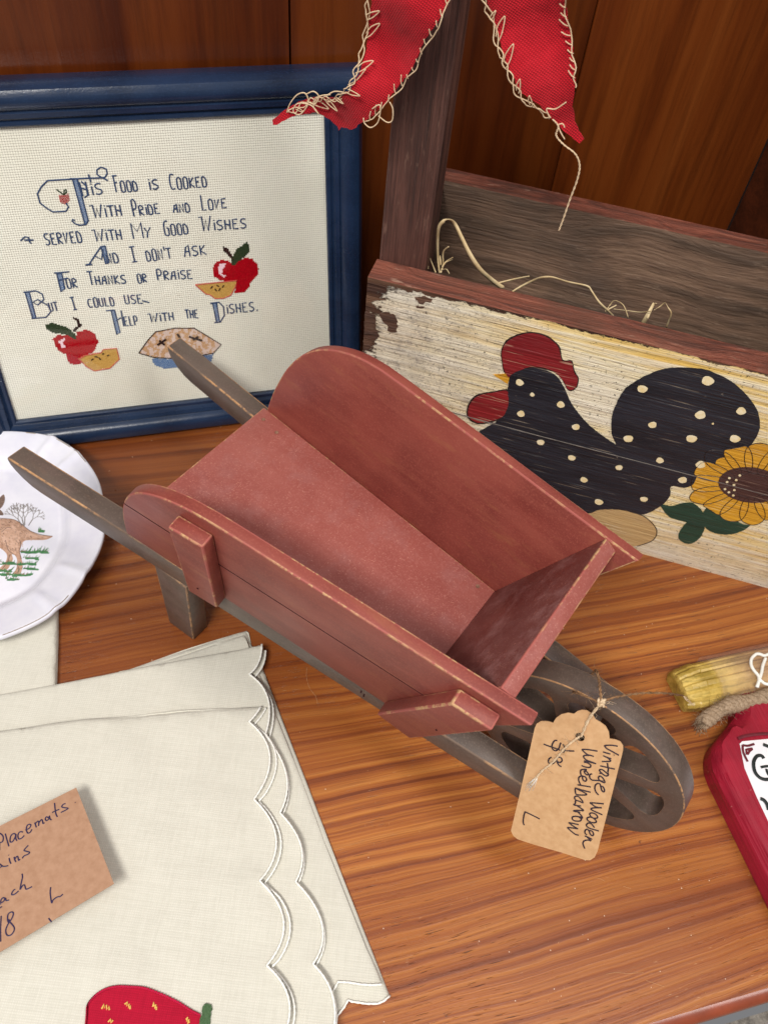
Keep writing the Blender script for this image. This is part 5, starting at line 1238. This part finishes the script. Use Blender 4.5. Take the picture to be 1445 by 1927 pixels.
def m_crimson():
    t = NT('crimson_carved_paint'); v = t.map()
    g = t.noise(t.map((340, 10, 340)), 1.0, 3); col = t.mix(t.step(t.noise(v, 40, 4), .35, .7), lin(160, 22, 48), lin(134, 16, 38))
    col = t.mix(t.math('MULTIPLY', t.step(g, .5, .7), .3), col, lin(120, 14, 38))
    x = t.vor(t.map((90, 260, 90), rot=(0, 0, .4)), 1.0); col = t.mix(t.math('MULTIPLY', t.math('MULTIPLY', t.step(x.outputs['Distance'], .10, .04), t.step(t.noise(v, 30, 2), .5, .6)), .55), col, lin(214, 150, 140))
    return t.fin(col, .5, t.bump(g, .0012, .9), .4)
crim = m_crimson()
obj('bottle_body', loft(R_), crim, bottle, smooth=28)
bz = .0206
buv = lambda px, py, z=bz: (lambda q: (float(q @ PX_), float(-(q @ AX))))(tab(px, py, z))
zb = lambda x, y: (1240 + x / 3.503, 1200 + y / 3.503)
lab = [buv(*zb(*p)) for p in ((525, 705), (535, 690), (620, 680), (718, 668))] + [(.3660, .1290 + .114), (.370, .0 + .045)]
l0 = buv(*zb(528, 700)); l1 = buv(*zb(718, 668)); l2 = buv(*zb(718, 1215)); l3 = buv(*zb(560, 860))
poly = [l0, buv(*zb(545, 684)), l1, (l1[0] + .03, l1[1] - .003), (.372, .05), (.300, .05), l2, buv(*zb(640, 1050)), l3]
b = sheet(densify(poly, .004), .01, lambda P, D: np.full(len(P), bz + .0007) - .0005 * (D < 1e-6), .0010)
lb = obj('bottle_label', b, m_simple('white_label_paint', lin(240, 238, 240), lin(226, 224, 232), 60, .5, .4), bottle, smooth=30)
b = bmesh.new()
for ln, r_ in (([(515, 668), (560, 652), (640, 640), (722, 636)], .0011), ([(545, 712), (550, 760), (578, 820)], .0008), ([(545, 712), (580, 716), (622, 704)], .0008), ([(568, 740), (572, 775)], .0007), ([(568, 742), (608, 735), (590, 752), (578, 772)], .0008)):
    tube([(*buv(*zb(*p)), bz + .0008) for p in smooth_path(ln, 5)], r_, 6, b, nrm=(0, 0, 1), flat=.3)
obj('label_border', b, m_simple('maroon_paint', lin(104, 26, 40), lin(84, 20, 32), 200, .5), lb)
b = bmesh.new()
for ln, r_ in (([(684, 800), (668, 782), (640, 784), (620, 812), (617, 850), (628, 892), (655, 924), (690, 938), (730, 936)], .0012), ([(664, 858), (695, 852), (730, 850)], .0009), ([(700, 868), (708, 895), (722, 915)], .0009), ([(662, 1064), (686, 1076), (706, 1104), (716, 1140)], .0012), ([(680, 708), (702, 716), (730, 730)], .0012)):
    tube([(*buv(*zb(*p)), bz + .0009) for p in smooth_path(ln, 5)], r_, 6, b, nrm=(0, 0, 1), flat=.3)
obj('label_lettering', b, m_simple('black_lettering', lin(34, 42, 42), lin(24, 30, 30), 200, .5), lb)
# stopper: carved yellow green block
rg = []
for p, w_, h_ in ((-.0490, .0118, .013), (-.0480, .0136, .0165), (-.0440, .0148, .0192), (-.0405, .0150, .0200), (-.0395, .0156, .0206), (-.0345, .0158, .0212), (-.0335, .0154, .0208), (-.020, .0158, .0222), (.0, .0160, .0226), (.03, .0158, .0222), (.0535, .0140, .018)):
    ca = -.1855; sec = [(-.93, .001), (-1.0, .004)]
    for i, c_ in enumerate(np.linspace(-1, 1, 23)):
        z_ = h_ * (.48 + .52 * (1 - abs(c_) ** 2.6)) - (.0011 if i % 4 == 0 else 0) + .0003 * math.sin(p * 700 + i); sec.append((float(c_) + .012 * math.sin(p * 260), z_))
    sec += [(1.0, .004), (.93, .001)]
    rg.append([bo(CP_ + p, ca + w_ * c_, z_) for c_, z_ in sec])
def m_stop():
    t = NT('olive_yellow_carved_paint'); v = t.map(); a = t.noise(v, 55, 4, .6); g = t.noise(t.map((30, 300, 300)), 1.0, 3)
    col = t.mix(t.step(a, .42, .60), lin(214, 184, 98), lin(164, 136, 58)); col = t.mix(t.math('MULTIPLY', t.step(g, .5, .66), .6), col, lin(112, 96, 34))
    sx = t.n('ShaderNodeSeparateXYZ'); t.l(v, sx.inputs[0]); col = t.mix(t.step(sx.outputs[0], .312, .362), col, t.mix(t.step(g, .4, .6), lin(196, 152, 120), lin(160, 116, 84)))
    return t.fin(col, .4, t.bump(a, .0012, .9), .5)
obj('stopper', loft(rg), m_stop(), bottle, smooth=18)
rg = []
for p in np.linspace(-.026, .045, 8):
    ca = -.1855; w_, h_ = .0166, .0232
    rg.append([bo(CP_ + p, ca + w_ * c_, z_ + .0003 * math.sin(p * 500)) for c_, z_ in ((-1.0, .004), (-1.02, h_ * .6), (-.9, h_ * .82), (-.5, h_ * .98), (.0, h_ * 1.04), (.5, h_ * .98), (.9, h_ * .72), (1.02, h_ * .4), (1.0, .004))])
obj('clear_tape', loft(rg), M['tape'], bottle, smooth=40)
b = bmesh.new()
def bp(x, y, z=.0252): return np.array([*buv(*zb(x, y), z), z])
for ln in ([(640, 325), (655, 285), (650, 250), (622, 215), (604, 180), (606, 140), (635, 110), (662, 108), (690, 118), (720, 108)], [(700, 135), (682, 180), (672, 230), (655, 285), (645, 325)], [(655, 270), (690, 300), (722, 308)]):
    tube(smooth_path([bp(*p) for p in ln], 8), .0011, 6, b)
obj('string_loop', b, M['piping'], bottle, smooth='all')
# jute rope round the neck, end frayed
base = [bp(*p, .019) for p in ((285, 560), (330, 525), (385, 485), (440, 455), (500, 435), (560, 425), (640, 405), (722, 385), (800, 365), (880, 350))]
W_ = smooth_path(base, 10); b = bmesh.new()
for th in range(3):
    pts = []
    for i, q in enumerate(W_):
        t_ = W_[min(i + 1, len(W_) - 1)] - W_[max(i - 1, 0)]; t_ /= np.linalg.norm(t_); a_ = np.cross(t_, (0, 0, 1)); a_ /= np.linalg.norm(a_); c_ = np.cross(t_, a_)
        an = i * .42 + th * 2.094; pts.append(q + (a_ * math.cos(an) + c_ * math.sin(an)) * .0026 * (1 + .25 * math.sin(i * .2)))
    tube(pts, .0026, 8, b, taper=lambda t: .75 + .25 * min(1, t * 6))
for k in range(420):
    i = int(RNG.integers(0, len(W_) - 1)); q = W_[i]; d_ = RNG.normal(size=3); d_ /= np.linalg.norm(d_)
    tube([q + d_ * .0045, q + d_ * .0052 + RNG.normal(size=3) * .0006, q + d_ * RNG.uniform(.0058, .0085) + RNG.normal(size=3) * .0012], .00009, 3, b)
for k in range(90):
    q = W_[0] + RNG.normal(size=3) * .0018; tube([q, q + (bp(262, 600, .014) - W_[0]) * RNG.uniform(.3, 1.0) + RNG.normal(size=3) * .0015], .00022, 3, b)
obj('neck_rope', b, m_simple('jute_rope', lin(178, 156, 132), lin(136, 112, 88), 900, .95, .1, .0003), bottle, smooth='all')

# ================================================================== LINT ON THE TRAY FLOOR AND THE SHELF
lm = m_simple('pale_lint', lin(206, 146, 130), lin(186, 122, 106), 900, .9, .1)
b = bmesh.new()
for k in range(90):
    x = RNG.uniform(-.312, -.125); y = RNG.uniform(-.9, .9) * ys(x, zf1); L = RNG.uniform(.0008, .0034); a = RNG.uniform(0, 6.28); c_ = RNG.uniform(-.5, .5)
    P = [(x + math.cos(a + c_ * t) * L * t, y + math.sin(a + c_ * t) * L * t, zf1 + .00012) for t in np.linspace(0, 1, 4)]
    tube([tuple(barrow_w(p)) for p in P], RNG.uniform(.00004, .00008), 3, b)
tag(obj('lint', b, lm), 'pale dust fibres scattered over the red tray floor', 'dust', kind='stuff')
b = bmesh.new(); lm2 = m_simple('white_lint', lin(206, 160, 118), lin(190, 140, 98), 900, .9, .1)
for ln in ([(578, 1256), (577, 1275), (583, 1295), (594, 1310), (598, 1325)], [(1120, 1652), (1130, 1654), (1137, 1658)], [(1172, 1668), (1186, 1672)], [(1140, 1833), (1160, 1830), (1180, 1832), (1210, 1830)], [(1215, 1845), (1250, 1857)], [(1205, 1420), (1208, 1424)]):
    tube(smooth_path([tab(x, y, .0003) for x, y in ln], 4), .00009, 4, b)
for k in range(46):
    x, y = RNG.uniform(560, 1440), RNG.uniform(1080, 1900); q = tab(x, y, .0003); a = RNG.uniform(0, 6.28); L = RNG.uniform(.0003, .0009)
    tube([q, q + np.array([math.cos(a), math.sin(a), 0]) * L], .00010, 4, b)
tag(obj('lint', b, lm2), 'stray white hairs and specks lying on the pine shelf', 'dust', kind='stuff')
